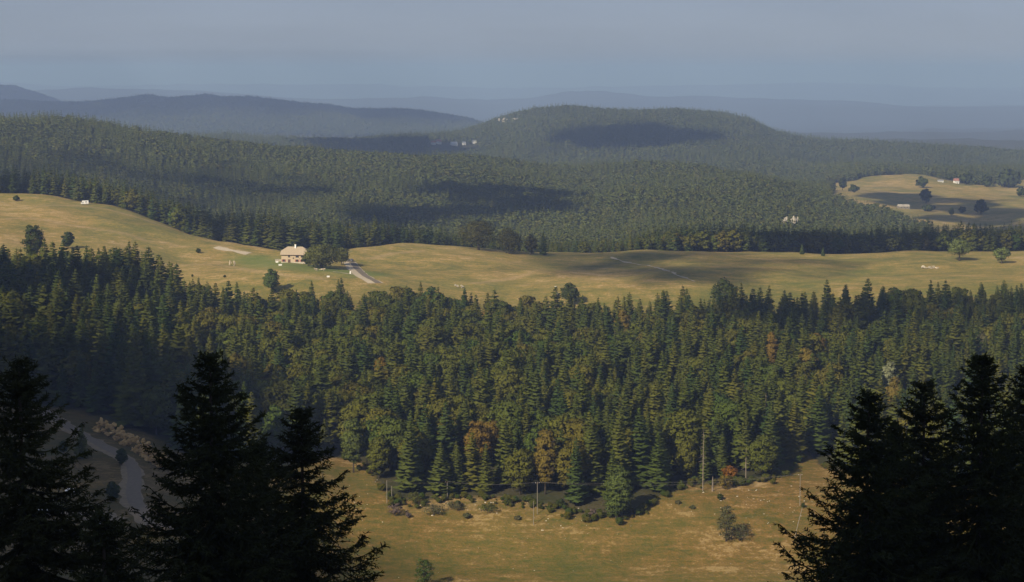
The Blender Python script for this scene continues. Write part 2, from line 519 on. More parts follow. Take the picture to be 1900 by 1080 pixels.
# green lawn round the farm, worn tracks, soil
farm = hit(555, 489, 1200)
lawn = [hit(470, 482, 1200), hit(520, 490, 1200), hit(600, 500, 1200), hit(660, 506, 1180)]
green = 1 - sstep(4, 26, poly_dist(lawn, XX, YY) * np.where(YY < 1260, 0.75, 1))
green = np.maximum(green, 0.35 * (1 - sstep(20, 60, np.abs(YY - 1135))))
lown = fbm(XX, YY, 45, 3)
green = np.maximum(green, 0.07 + 0.16 * lown)
tracks = [[hit(*p, 1150) for p in t] for t in (
    [(0, 408), (60, 405), (130, 418), (200, 428), (240, 436), (270, 447), (310, 452), (340, 458)],
    [(290, 488), (340, 492), (400, 490), (430, 496), (470, 503), (530, 512), (600, 517)],
    [(400, 455), (430, 462), (460, 470)],
    [(880, 525), (930, 520), (965, 513), (985, 508)],
    [(690, 480), (720, 472), (780, 466)],
    [(60, 384), (150, 382), (235, 398), (320, 425)])]
dry = np.zeros_like(YY)
for tr in tracks:
    dry = np.maximum(dry, 1 - sstep(0.8, 4.5, poly_dist(tr, XX, YY)))
dry = np.maximum(dry, 0.5 * (1 - sstep(6, 22, poly_dist([hit(0, 452, 1150), hit(40, 452, 1150)], XX, YY))))
# soil bank at the lower wood edge
bank = [hit(730, 945, 600), hit(850, 930, 600), hit(930, 935, 600), hit(990, 942, 600), hit(1080, 952, 600)]
soil = (1 - sstep(1.5, 7, poly_dist(bank, XX, YY))) * sstep(-0.3, 0.6, fbm(XX, YY, 9, 2))
bank2 = [hit(1290, 905, 600), hit(1330, 905, 600), hit(1400, 898, 600)]
soil = np.maximum(soil, (1 - sstep(1.5, 6, poly_dist(bank2, XX, YY))) * sstep(-0.3, 0.6, fbm(XX, YY, 7, 2)))

nr, nc = YY.shape
V = np.stack([XX, YY, ZZ], -1).reshape(-1, 3)
ii = (np.arange(nr - 1)[:, None] * nc + np.arange(nc - 1)[None, :]).ravel()
Q = np.stack([ii, ii + 1, ii + nc + 1, ii + nc], 1)

def ground_material():
    m, t = mat('meadow_and_woodland_ground')
    N = t.nodes; L = t.links
    o = N.new('ShaderNodeOutputMaterial')
    p = N.new('ShaderNodeBsdfPrincipled')
    p.inputs['Roughness'].default_value = 0.95
    p.inputs['Specular IOR Level'].default_value = 0.1
    L.new(p.outputs[0], o.inputs[0])
    at = N.new('ShaderNodeVertexColor'); at.layer_name = 'cover'
    sp = N.new('ShaderNodeSeparateColor'); L.new(at.outputs[0], sp.inputs[0])
    geo = N.new('ShaderNodeNewGeometry')
    def noise(sx, sy, sc, det=4, rough=0.55):
        mp = N.new('ShaderNodeMapping'); mp.inputs['Scale'].default_value = (sx, sy, 1)
        L.new(geo.outputs['Position'], mp.inputs['Vector'])
        n = N.new('ShaderNodeTexNoise'); n.inputs['Scale'].default_value = sc
        n.inputs['Detail'].default_value = det; n.inputs['Roughness'].default_value = rough
        L.new(mp.outputs[0], n.inputs['Vector'])
        return n.outputs[0]
    def rng_(v, a, b, c, d):
        r = N.new('ShaderNodeMapRange')
        for i, k in enumerate((a, b, c, d)): r.inputs[1 + i].default_value = k
        L.new(v, r.inputs[0]); return r.outputs[0]
    def math_(op, a, b):
        n = N.new('ShaderNodeMath'); n.operation = op
        for i, k in enumerate((a, b)):
            if isinstance(k, (int, float)): n.inputs[i].default_value = k
            else: L.new(k, n.inputs[i])
        n.use_clamp = False
        return n.outputs[0]
    def mix(f, a, b):
        n = N.new('ShaderNodeMix'); n.data_type = 'RGBA'
        L.new(f, n.inputs[0]) if not isinstance(f, float) else setattr(n.inputs[0], 'default_value', f)
        for k, s in ((6, a), (7, b)):
            if isinstance(s, tuple): n.inputs[k].default_value = (*s, 1)
            else: L.new(s, n.inputs[k])
        return n.outputs[2]
    big = noise(1, 1, 0.012, 5, 0.6)
    med = noise(1, 1, 0.06, 5, 0.62)
    fine = noise(1, 1, 0.45, 4, 0.6)
    terr = noise(0.30, 1.0, 0.26, 5, 0.68)
    grain = noise(1, 1, 1.3, 3, 0.6)              # cattle terraces along the slope
    dryness = math_('ADD', rng_(big, 0.35, 0.65, -0.35, 0.35), rng_(med, 0.3, 0.7, -0.38, 0.38))
    dryness = math_('ADD', dryness, rng_(terr, 0.35, 0.65, -0.36, 0.36))
    dryness = math_('ADD', dryness, rng_(fine, 0.35, 0.65, -0.28, 0.28))
    dryness = math_('ADD', dryness, rng_(grain, 0.35, 0.65, -0.24, 0.24))
    ramp = N.new('ShaderNodeValToRGB')
    e = ramp.color_ramp.elements
    cols = [(0.0, (0.076, 0.072, 0.015)), (0.30, (0.112, 0.085, 0.019)), (0.55, (0.146, 0.095, 0.024)), (0.78, (0.180, 0.105, 0.030)), (1.0, (0.29, 0.195, 0.080))]
    while len(e) < 5: e.new(0.5)
    for i, (a, c) in enumerate(cols):
        e[i].position = a; e[i].color = (*c, 1)
    L.new(rng_(dryness, -0.62, 0.62, 0, 1), ramp.inputs[0])
    hay = N.new('ShaderNodeValToRGB')
    e = hay.color_ramp.elements
    while len(e) < 5: e.new(0.5)
    for i, (a, c) in enumerate([(0.0, (0.120, 0.122, 0.034)), (0.3, (0.195, 0.160, 0.042)), (0.55, (0.25, 0.190, 0.056)), (0.78, (0.315, 0.210, 0.064)), (1.0, (0.42, 0.30, 0.15))]):
        e[i].position = a; e[i].color = (*c, 1)
    L.new(rng_(dryness, -0.65, 0.65, 0, 1), hay.inputs[0])
    c = mix(at.outputs[1], ramp.outputs[0], hay.outputs[0])          # pasture below, mown hay meadow above
    c = mix(math_('MULTIPLY', sp.outputs[1], 0.7), c, (0.105, 0.155, 0.034))
    # worn ground
    drysoil = mix(rng_(fine, 0.35, 0.65, 0, 1), (0.30, 0.205, 0.095), (0.40, 0.29, 0.15))
    c = mix(sp.outputs[2], c, drysoil)
    # woodland floor
    floor = mix(rng_(med, 0.35, 0.65, 0, 1), (0.035, 0.040, 0.016), (0.065, 0.055, 0.026))
    c = mix(sp.outputs[0], c, floor)
    L.new(c, p.inputs['Base Color'])
    bp = N.new('ShaderNodeBump'); bp.inputs['Strength'].default_value = 0.7; bp.inputs['Distance'].default_value = 0.9
    L.new(math_('ADD', math_('MULTIPLY', terr, 0.8), math_('ADD', math_('MULTIPLY', fine, 0.6), math_('MULTIPLY', grain, 0.35))), bp.inputs['Height'])
    L.new(bp.outputs[0], p.inputs['Normal'])
    return m

gm = mesh_np('ground', V, quads=Q, mats=[ground_material()], smooth=True)
ca = gm.color_attributes.new('cover', 'FLOAT_COLOR', 'POINT')
cc = np.stack([woods, np.clip(green, 0, 1) * (1 - woods), np.clip(np.maximum(dry * 0.6, soil), 0, 1), sstep(1120, 1200, YY)], -1)
ca.data.foreach_set('color', cc.astype(np.float32).ravel())
tag(link('ground', gm), kind='structure')

# ------------------------------------------------------------------ draped strips: roads and tracks
def catmull(P, n=8):
    P = [np.asarray(p, float) for p in P]
    P = [2 * P[0] - P[1]] + P + [2 * P[-1] - P[-2]]
    out = []
    for i in range(1, len(P) - 2):
        for k in range(n):
            t = k / n
            a, b, c, d = P[i - 1], P[i], P[i + 1], P[i + 2]
            out.append(0.5 * (2 * b + (c - a) * t + (2 * a - 5 * b + 4 * c - d) * t * t + (3 * b - a - 3 * c + d) * t ** 3))
    out.append(P[-2])
    return np.array(out)

def strip(name, pts, offs, m, lift, wob=0.0, kind='structure', parent=None):
    """ribbon on the ground between side offsets offs (metres, right positive)"""
    C = catmull(pts)
    # resample evenly
    seg = np.hypot(*np.diff(C[:, :2], axis=0).T); s = np.concatenate([[0], np.cumsum(seg)])
    q = np.arange(0, s[-1], 1.2)
    x = np.interp(q, s, C[:, 0]); y = np.interp(q, s, C[:, 1])
    tx = np.gradient(x); ty = np.gradient(y); l = np.hypot(tx, ty); nx, ny = ty / l, -tx / l
    k = 6
    vs = []
    for j in range(k + 1):
        o = offs[0] + (offs[1] - offs[0]) * j / k
        e = wob * fbm(q + 31 * j, q * 0 + 5 * j, 6, 2) * (1 if j in (0, k) else 0)
        vx = x + nx * (o + e); vy = y + ny * (o + e)
        vs.append(np.stack([vx, vy, ground(vx, vy) + lift], 1))
    Vv = np.stack(vs, 1).reshape(-1, 3)
    n = len(q); ii = (np.arange(n - 1)[:, None] * (k + 1) + np.arange(k)[None]).ravel()
    me = mesh_np(name, Vv, quads=np.stack([ii, ii + 1, ii + k + 2, ii + k + 1], 1), mats=[m], smooth=True)
    o = link(name, me, parent)
    if parent is None: tag(o, kind=kind)
    return o

farm_road = [hit(645, 484.5, 1200), hit(653, 487, 1200), hit(660, 493, 1200), hit(667, 501, 1200), hit(676, 509, 1180), hit(688, 517, 1170), hit(704, 526, 1150)]
strip('road_shoulder', farm_road, (-2.2, 7.0), M['gravel'], 0.10, 0.5)
strip('farm_road', farm_road, (-1.6, 2.6), M['asphalt'], 0.17, 0.1)
strip('farm_path', [hit(671, 508, 1180), hit(650, 509, 1180), hit(632, 506, 1180), hit(615, 504.5, 1180)], (-0.9, 0.9), M['gravel'], 0.12, 0.3)
strip('gravel_pad', [hit(399, 459, 1200), hit(425, 464, 1200), hit(447, 468, 1200), hit(463, 471, 1200)], (-2.6, 3.0), M['gravel'], 0.12, 1.4)
strip('stony_track', [hit(1132, 477, 1200), hit(1150, 483, 1200), hit(1180, 490, 1200), hit(1215, 496, 1200), hit(1250, 507, 1180), hit(1275, 517, 1180), hit(1292, 523, 1150)],
      (-0.7, 0.7), M['gravel'], 0.12, 1.3)
valley_road = [hit(70, 757, 500), hit(95, 772, 500), hit(118, 787, 500), hit(150, 806, 500), hit(195, 830, 500), hit(228, 848, 500),
               hit(246, 866, 500), hit(250, 890, 500), hit(248, 920, 480), hit(262, 946, 480), hit(300, 975, 470), hit(360, 1000, 460)]
strip('valley_road_verge', valley_road, (-2.7, 4.2), M['verge'], 0.10, 0.7)
strip('valley_road', valley_road, (-2.2, 2.2), M['asphalt'], 0.18, 0.1)
strip('car_park', [hit(25, 965, 430), hit(120, 950, 430), hit(215, 968, 430)], (-5, 4), M['verge'], 0.1, 1.0)

# ------------------------------------------------------------------ tree meshes
def trunk_mesh(name, h, r, lean=0.0, limbs=0, seed=0, m=None):
    rr = random.Random(seed)
    b = MB()
    n = 6
    pts = [(lean * h * (i / n) ** 2 + rr.uniform(-.05, .05) * r, rr.uniform(-.05, .05) * r, -0.4 + (h + 0.4) * i / n) for i in range(n + 1)]
    b.tube(pts, [r * (1.25 if i == 0 else 1) * (1 - 0.86 * (i / n)) for i in range(n + 1)], 7)
    for k in range(limbs):
        z = h * rr.uniform(0.3, 0.8); a = rr.uniform(0, 6.28); L = h * rr.uniform(0.18, 0.32)
        p0 = (lean * h * (z / h) ** 2, 0, z)
        p1 = (p0[0] + math.cos(a) * L * 0.5, math.sin(a) * L * 0.5, z + L * 0.35)
        p2 = (p0[0] + math.cos(a) * L, math.sin(a) * L, z + L * 0.85)
        b.tube([p0, p1, p2], [r * 0.38, r * 0.25, r * 0.08], 5)
    return b.mesh(name, m or M['bark'], True)

def spruce_crown(name, h, rad, layers, per, seed, m, z0=0.08, jag=0.25, segs=(0, .4, .75, 1), power=0.85, nz=.45):
    g = np.random.default_rng(seed)
    Vs = []; Qs = []
    prof_w = np.interp(segs, [0, .35, .7, 1], [.35, 1, .8, .08])
    base = 0
    for k in range(layers):
        f = (k + g.uniform(-.3, .3)) / layers
        f = min(max(f, 0), 0.985)
        z = h * (z0 + (1 - z0) * f)
        L0 = rad * ((1 - f) ** power) * (0.72 if f < 0.06 else 1) + 0.12
        n = max(4, int(per * (0.55 + 0.45 * (1 - f))))
        a0 = g.uniform(0, 6.28)
        for i in range(n):
            a = a0 + 2 * math.pi * (i + g.uniform(-.35, .35)) / n
            L = L0 * g.uniform(1 - jag * 1.3, 1 + jag * 0.8)
            W = (0.24 * L + 0.28) * g.uniform(0.8, 1.25)
            droop = g.uniform(0.18, 0.55) * (1 - 0.75 * f); up = g.uniform(0.05, 0.25)
            ca, sa = math.cos(a), math.sin(a)
            zz = z + g.uniform(-.3, .3) * h / layers
            ridge = []; lft = []; rgt = []
            for t, pw in zip(segs, prof_w):
                r = L * t; zc = zz - droop * L * t + up * L * t * t
                ww = W * pw * g.uniform(.75, 1.25); dz = 0.5 * ww + g.uniform(0, .22)
                ridge.append((ca * r, sa * r, zc))
                lft.append((ca * r - sa * ww, sa * r + ca * ww, zc - dz))
                rgt.append((ca * r + sa * ww, sa * r - ca * ww, zc - dz * g.uniform(.7, 1.3)))
            Vs += ridge + lft + rgt
            m_ = len(segs)
            for j in range(m_ - 1):
                Qs.append((base + j, base + j + 1, base + m_ + j + 1, base + m_ + j))
                Qs.append((base + j + 1, base + j, base + 2 * m_ + j, base + 2 * m_ + j + 1))
            base += 3 * m_
    # leader
    Vs += [(0.16, 0, h * .93), (-.08, .14, h * .93), (-.08, -.14, h * .93), (0, 0, h * 1.015)]
    Vs = np.array(Vs); Qs = np.array(Qs)
    r = np.hypot(Vs[:, 0], Vs[:, 1]) + 1e-6
    N = np.stack([Vs[:, 0] / r, Vs[:, 1] / r, np.full(len(Vs), .55)], 1) + nz * g.normal(size=Vs.shape)
    N /= np.linalg.norm(N, axis=1)[:, None]
    return mesh_np(name, Vs, quads=outward(Vs, Qs, N), tris=[(base, base + 1, base + 3), (base + 1, base + 2, base + 3), (base + 2, base, base + 3)], mats=[m], nrm=N)

def leaf_quads(C, Nrm, size, g):
    n = len(C)
    a = g.normal(size=(n, 3)); t = np.cross(Nrm, a); t /= np.linalg.norm(t, axis=1)[:, None] + 1e-9
    b = np.cross(Nrm, t)
    s = size[:, None]
    Vv = np.stack([C - t * s, C - b * s * .62, C + t * s, C + b * s * .62], 1).reshape(-1, 3)
    return Vv, np.arange(4 * n).reshape(-1, 4)

def broad_crown(name, h, rad, seed, m, lumps=26, leaves=85, size=0.62, z0=0.18, shape=1.0, fill=0.55):
    """crown of leaf clumps: lumps spread over an egg-shaped volume, each a shell of small leaf faces"""
    g = np.random.default_rng(seed)
    Cs = []; Ns = []; Ss = []; Os = []
    zc = h * (z0 + 1) / 2; hz = h * (1 - z0) / 2
    lumps = int(lumps * max(1.0, .8 * hz / rad))
    for k in range(lumps):
        vz = -1 + 2 * (k + g.random()) / lumps; va = 2.39996 * k + g.uniform(-.4, .4); vr = math.sqrt(max(0, 1 - vz * vz))
        v = np.array([vr * math.cos(va), vr * math.sin(va), vz])
        r = g.uniform(0.45, 0.88)
        zrel = v[2] * r
        wid = (1 - 0.30 * max(zrel, 0) * shape) * (1 - 0.25 * max(-zrel, 0))
        c = np.array([v[0] * r * rad * wid, v[1] * r * rad * wid, zc + zrel * hz])
        lr = rad * g.uniform(0.28, 0.46)
        d = g.normal(size=(leaves, 3)); d /= np.linalg.norm(d, axis=1)[:, None]
        d[:, 2] = np.abs(d[:, 2]) * np.where(g.random(leaves) < 0.8, 1, -1)
        rr = lr * g.uniform(fill, 1.08, size=leaves)[:, None]
        P = c + d * rr * np.array([1, 1, 0.72])
        nn = d + 0.65 * g.normal(size=(leaves, 3)); nn /= np.linalg.norm(nn, axis=1)[:, None]
        oo = d + .9 * (P - np.array([0, 0, zc - .25 * hz])) / np.array([rad, rad, hz]) + np.array([0, 0, .25]) + .3 * g.normal(size=d.shape)
        Os.append(oo / np.linalg.norm(oo, axis=1)[:, None])
        Cs.append(P); Ns.append(nn); Ss.append(size * g.uniform(.55, 1.3, size=leaves))
    Vv, Qs = leaf_quads(np.concatenate(Cs), np.concatenate(Ns), np.concatenate(Ss), g)
    N = np.repeat(np.concatenate(Os), 4, 0)
    return mesh_np(name, Vv, quads=outward(Vv, Qs, N), mats=[m], nrm=N)

def joined(name, h, crown, trunk):
    """one mesh of trunk and crown for the mass of trees too many to stand singly"""
    V1 = np.array([v.co[:] for v in crown.vertices]); V2 = np.array([v.co[:] for v in trunk.vertices])
    F1 = [tuple(f.vertices) for f in crown.polygons]; F2 = [tuple(i + len(V1) for i in f.vertices) for f in trunk.polygons]
    me = bpy.data.meshes.new(name); me.from_pydata(np.concatenate([V1, V2]).tolist(), [], F1 + F2)
    me.materials.append(crown.materials[0]); me.materials.append(trunk.materials[0])
    me.polygons.foreach_set('material_index', np.array([0] * len(F1) + [1] * len(F2), np.int32))
    me.polygons.foreach_set('use_smooth', np.ones(len(F1) + len(F2), bool))
    N2 = V2 * np.array([1, 1, 0]); N2 /= np.linalg.norm(N2, axis=1)[:, None] + 1e-6
    me.update()
    me.normals_split_custom_set_from_vertices(np.concatenate([NORM[crown.name], N2]))
    return me

SPR = []; BEE = []
for k in range(6):
    h = 24.0; r = [4.7, 5.3, 4.2, 4.9, 5.6, 4.0][k]
    SPR.append((spruce_crown('spruce_crown', h, r, 28 + k % 3, 11, 100 + k, M['spruce'], power=[.72, .8, .66, .62, .75, .7][k], jag=.32), trunk_mesh('spruce_trunk', h * .96, .30, 0, 0, k), h, r))
for k in range(6):
    h = 20.0; r = [5.8, 6.4, 5.3, 6.8, 6.0, 6.2][k]
    BEE.append((broad_crown('beech_crown', h, r, 200 + k, M['beech'], lumps=34, leaves=120, size=0.56, z0=[.06, .08, .04, .1, .06, .05][k]), trunk_mesh('beech_trunk', h * .8, .32, 0.01, 7, 40 + k), h, r))
FARS = [spruce_crown('distant_spruce', 20, 4.3, 9, 6, 300 + k, M['far_mix'], segs=(0, .6, 1), jag=.3, nz=.22) for k in range(4)]
FARB = [broad_crown('distant_broadleaf', 15, 5.6, 320 + k, M['far_mix'], lumps=12, leaves=22, size=1.15, z0=.05) for k in range(4)]
MIDS = [spruce_crown('belt_spruce', 22, 4.4, 17, 8, 340 + k, M['spruce'], segs=(0, .6, 1), jag=.3) for k in range(4)]
MIDB = [broad_crown('belt_broadleaf', 17, 5.8, 360 + k, M['beech'], lumps=20, leaves=50, size=.8, z0=.08) for k in range(4)]

# ------------------------------------------------------------------ woods
def stuff(name, label, cat, P, rz, sc, idx, protos):
    me = bpy.data.meshes.new(name)
    me.vertices.add(len(P)); me.vertices.foreach_set('co', np.asarray(P, np.float32).ravel())
    for an, ty, val in (('rz', 'FLOAT', rz), ('pi', 'INT', idx)):
        a = me.attributes.new(an, ty, 'POINT'); a.data.foreach_set('value', np.asarray(val, np.float32 if ty == 'FLOAT' else np.int32))
    a = me.attributes.new('sc', 'FLOAT_VECTOR', 'POINT'); a.data.foreach_set('vector', np.asarray(sc, np.float32).ravel())
    o = link(name, me)
    tag(o, label, cat, kind='stuff')
    ng = bpy.data.node_groups.new(name, 'GeometryNodeTree')
    ng.interface.new_socket('Geometry', in_out='INPUT', socket_type='NodeSocketGeometry')
    ng.interface.new_socket('Geometry', in_out='OUTPUT', socket_type='NodeSocketGeometry')
    N = ng.nodes; L = ng.links
    gi = N.new('NodeGroupInput'); go = N.new('NodeGroupOutput'); jg = N.new('GeometryNodeJoinGeometry')
    def attr(n, ty):
        x = N.new('GeometryNodeInputNamedAttribute'); x.data_type = ty; x.inputs[0].default_value = n; return x.outputs[0]
    rzv = attr('rz', 'FLOAT'); piv = attr('pi', 'INT'); scv = attr('sc', 'FLOAT_VECTOR')
    cx = N.new('ShaderNodeCombineXYZ'); L.new(rzv, cx.inputs[2])
    e2r = N.new('FunctionNodeEulerToRotation'); L.new(cx.outputs[0], e2r.inputs[0])
    for k, pm in enumerate(protos):
        po = bpy.data.objects.new(pm.name + '_source', pm)
        oi = N.new('GeometryNodeObjectInfo'); oi.inputs['Object'].default_value = po; oi.inputs['As Instance'].default_value = True
        cmp = N.new('FunctionNodeCompare'); cmp.data_type = 'INT'; cmp.operation = 'EQUAL'
        ins = [s for s in cmp.inputs if s.enabled and s.type == 'INT']
        L.new(piv, ins[0]); ins[1].default_value = k
        ip = N.new('GeometryNodeInstanceOnPoints')
        L.new(gi.outputs[0], ip.inputs['Points']); L.new(cmp.outputs[0], ip.inputs['Selection'])
        L.new(oi.outputs['Geometry'], ip.inputs['Instance']); L.new(e2r.outputs[0], ip.inputs['Rotation']); L.new(scv, ip.inputs['Scale'])
        L.new(ip.outputs[0], jg.inputs[0])
    L.new(jg.outputs[0], go.inputs[0])
    md = o.modifiers.new('spread', 'NODES'); md.node_group = ng
    return o

def jgrid(x0, x1, y0, y1, s, g):
    nx = int((x1 - x0) / s) + 1; ny = int((y1 - y0) / s) + 1
    X, Y = np.meshgrid(np.arange(nx), np.arange(ny))
    X = x0 + (X + 0.5 * (Y % 2)) * s + g.uniform(-.36, .36, X.shape) * s
    Y = y0 + Y * s + g.uniform(-.36, .36, Y.shape) * s
    return X.ravel(), Y.ravel()

def tree(name, label, cat, crown, trunk, loc, sc, rz, group=None):
    t = thing(name, label, cat, loc, rz, sc, group)
    link('crown', crown, t)
    if trunk is not None: link('trunk', trunk, t)
    return t

# autumn and other special trees inside the wood, by where their tops show
special = []   # (px, py_top, h, width scale, material, name, label)
SPECIAL = [
    (885, 778, 19, 1.05, 'rust_leaf', 'beech_tree', 'rust orange beech in the middle of the dark green wood'),
    (908, 775, 18, 0.8, 'rust_leaf', 'beech_tree', 'smaller rust coloured beech just right of the rust orange one'),
    (1012, 790, 25, 0.72, 'yellow_leaf', 'beech_tree', 'tall narrow yellow green beech at the lower wood edge'),
    (1650, 666, 24, 0.7, 'silver_leaf', 'whitebeam_tree', 'tall pale silvery whitebeam among the spruces on the right'),
    (1660, 700, 20, 0.8, 'yellow_leaf', 'beech_tree', 'yellow green beech at the foot of the silvery whitebeam'),
    (1432, 614, 22, 0.5, 'rust_leaf', 'beech_tree', 'narrow reddish beech in the upper right of the wood'),
    (1518, 610, 22, 0.7, 'rust_leaf', 'beech_tree', 'reddish brown beech to the right of the narrow reddish one'),
    (1500, 640, 22, 0.8, 'yellow_leaf', 'beech_tree', 'yellow tinged beech below the two reddish ones'),
    (705, 660, 18, 0.6, 'rust_leaf', 'beech_tree', 'small rust coloured beech in the left middle of the wood'),
    (690, 568, 16, 0.9, 'yellow_leaf', 'beech_tree', 'yellow green beech near the upper wood edge by the farm road'),
    (1155, 572, 22, 0.8, 'yellow_leaf', 'beech_tree', 'yellow green beech beside the bare pale trunks high in the wood'),
    (1150, 860, 20, 0.85, 'fresh', 'maple_tree', 'fresh green maple jutting from the wood into the meadow'),
    (1820, 612, 20, 0.8, 'grey_leaf', 'whitebeam_tree', 'greyish whitebeam near the right picture edge'),
    (655, 768, 22, 0.8, 'fresh', 'ash_tree', 'bright green ash above the left corner of the meadow'),
    (905, 572, 18, 0.7, 'rust_leaf', 'beech_tree', 'brownish red beech near the upper wood edge left of the white sign'),
    (735, 780, 20, 0.8, 'fresh', 'ash_tree', 'bright green ash right of its twin above the meadow corner'),
]
occupied = []
for px, py, h, ws, mk, nm, lb in SPECIAL:
    p = place_top(px, py, h, 672)
    cr = broad_crown(nm + '_crown', h, 5.0 * ws + 0.6, int(px * 7 + py), M[mk], lumps=32, leaves=110, size=.48, z0=.08)
    tree(nm, lb, 'tree', cr, trunk_mesh(nm + '_trunk', h * .8, .3, 0, 6, int(px)), p, (1, 1, 1), 0, 'autumn and pale trees in the wood')
    occupied.append((p[0], p[1], 4.5))

g = np.random.default_rng(11)
x, y = jgrid(-420, 420, 660, 1150, 9.8, g)
px = 950 + F * x / y
nm_, _, _ = forest_mask(x, y)
keep = nm_ & (np.abs(x / y) < 0.31)
for ox, oy, orr in occupied:
    keep &= np.hypot(x - ox, y - oy) > orr
    keep &= ~((np.abs(x - ox) < 5.5) & (y > oy - 19) & (y < oy))
# a gap with bare trunks in the wood
keep &= np.hypot(x - 47, y - 925) > 8
x, y, px = x[keep], y[keep], px[keep]
pb = np.interp(px, [0, 300, 380, 480, 700, 1050, 1200, 1400, 1900], [.02, .06, .3, .52, .54, .44, .26, .22, .26])
pb = np.where(y > 1040, pb * np.interp(px, [0, 900, 1200, 1900], [.6, .6, .25, .2]), pb)
pb = np.where(y - lowY(px) < 9, pb * .6, pb)
cl = fbm(x, y, 55, 2)
isb = (g.random(len(x)) + 0.35 * cl) < pb
z = ground(x, y)
hh = np.where(isb, g.uniform(15.5, 24, len(x)), g.uniform(17, 30, len(x)))
hh = np.where(y > 1030, hh * g.uniform(.78, 1.0, len(x)), hh)
hh = np.where(px < 330, hh * 1.12, hh)
edge = y - lowY(px)
hh = np.where(edge < 8, hh * g.uniform(.72, 1, len(x)), hh)
ppx, ppy = project(x, y, z + hh * .8)
infr = (ppx > -15) & (ppx < 1915) & (ppy < 1060)
hid = ((ppx < 180) & (ppy > 800)) | ((ppx > 240) & (ppx < 600) & (ppy > 880)) | ((ppx > 1590) & (ppy > 800))
score = np.where(infr & ~hid, hh / y, 0)
var = g.integers(0, 6, len(x))
rzs = g.uniform(0, 6.28, len(x))
wsc = g.uniform(.95, 1.25, len(x)) * np.where(px < 330, 1.12, 1.0)
single = np.zeros(len(x), bool)
ORD = ['first', 'second', 'third', 'fourth', 'fifth', 'sixth', 'seventh', 'eighth', 'ninth', 'tenth', 'eleventh', 'twelfth', 'thirteenth', 'fourteenth',
       'fifteenth', 'sixteenth', 'seventeenth', 'eighteenth', 'nineteenth', 'twentieth']
for b in (True, False):
    idx = np.nonzero((isb == b) & (score > 0))[0]
    idx = idx[np.argsort(-score[idx])][:300]
    single[idx] = True
front = {}
for b in (True, False):
    fr = np.nonzero(single & (isb == b) & (edge < 7.5) & (px > 640) & (px < 1500))[0]
    fr = fr[np.argsort(px[fr])][:len(ORD)]
    for r_, i in enumerate(fr): front[i] = r_
tpx, tpy = project(x, y, z + hh * .9)
LAND = [(885, 800, 'the rust orange beech'), (1012, 820, 'the tall narrow yellow green beech'), (1650, 690, 'the silvery whitebeam'), (1432, 630, 'the narrow reddish beech'),
        (705, 675, 'the small rust coloured beech'), (1150, 880, 'the jutting fresh green maple'), (655, 785, 'the left bright green ash'), (735, 795, 'the right bright green ash'),
        (1304, 820, 'the tall bare dead trunk'), (1384, 850, 'the dead trunk right of the orange maple'), (1421, 745, 'the bare dead spruce top'), (1140, 630, 'the pale bare trunk in the gap'),
        (830, 880, 'the pale straight pole'), (1352, 870, 'the orange maple'), (690, 585, 'the yellow green beech by the farm road'), (1518, 630, 'the reddish brown beech'),
        (1820, 630, 'the greyish whitebeam'), (914, 880, 'the pole half way along the wood edge'), (152, 800, 'the spruce on the near side of the valley road')]
near_label = {}
for lx, ly, what in LAND:
    for b in (True, False):
        for side, word in ((-1, 'nearest on the left of '), (1, 'nearest on the right of ')):
            c_ = np.nonzero(single & (isb == b) & (np.abs(tpy - ly) < 28) & ((tpx - lx) * side > 14) & ((tpx - lx) * side < 90))[0]
            c_ = [i for i in c_ if i not in near_label and i not in front]
            if c_:
                near_label[min(c_, key=lambda i: abs(tpx[i] - lx))] = ('rounded beech ' if b else 'pointed spruce ') + word + what
for i in np.nonzero(single)[0]:
    b = isb[i]
    kind = 'beech' if b else 'spruce'
    if i in front:
        lb = ('rounded ' if b else 'pointed ') + kind + ' in the front row along the meadow, ' + ORD[front[i]] + ' ' + kind + ' from the left'
        gp = kind + ' trees in the front row along the meadow'
    elif i in near_label:
        lb = near_label[i]; gp = kind + ' trees beside landmarks of the wood'
    else:
        zone = ('left above the valley road' if px[i] < 250 else 'behind the left foreground spruces' if px[i] < 500 else 'in the left of the sunlit slope' if px[i] < 800
                else 'in the middle of the sunlit slope' if px[i] < 1100 else 'right of the middle of the sunlit slope' if px[i] < 1400 else 'at the right above the foreground spruces')
        size = 'tall ' if hh[i] > (20 if b else 24.5) else 'short ' if hh[i] < (17 if b else 20) else 'middling '
        depth = ', low down' if tpy[i] > 760 else ', high up' if tpy[i] < 660 else ', halfway up'
        lb = size + ('rounded olive beech ' if b else 'dark green spruce ') + zone + depth
        gp = lb
    cr, tk, h0, r0 = (BEE if b else SPR)[var[i]]
    s = hh[i] / h0
    tree(kind + '_tree', lb, 'tree', cr, tk, (x[i], y[i], z[i]), (s * wsc[i], s * wsc[i], s), rzs[i], gp)
jo = [joined('spruce', 24, c, t) for c, t, h, r in SPR] + [joined('beech', 20, c, t) for c, t, h, r in BEE]
r_ = ~single
s = hh[r_] / np.where(isb[r_], 20.0, 24.0)
stuff('forest_mass', 'dark mixed wood rising behind the nearest trees to the high meadow', 'forest', np.stack([x[r_], y[r_], z[r_]], 1), rzs[r_],
      np.stack([s * wsc[r_], s * wsc[r_], s], 1), np.where(isb[r_], 6 + var[r_], var[r_]), jo)

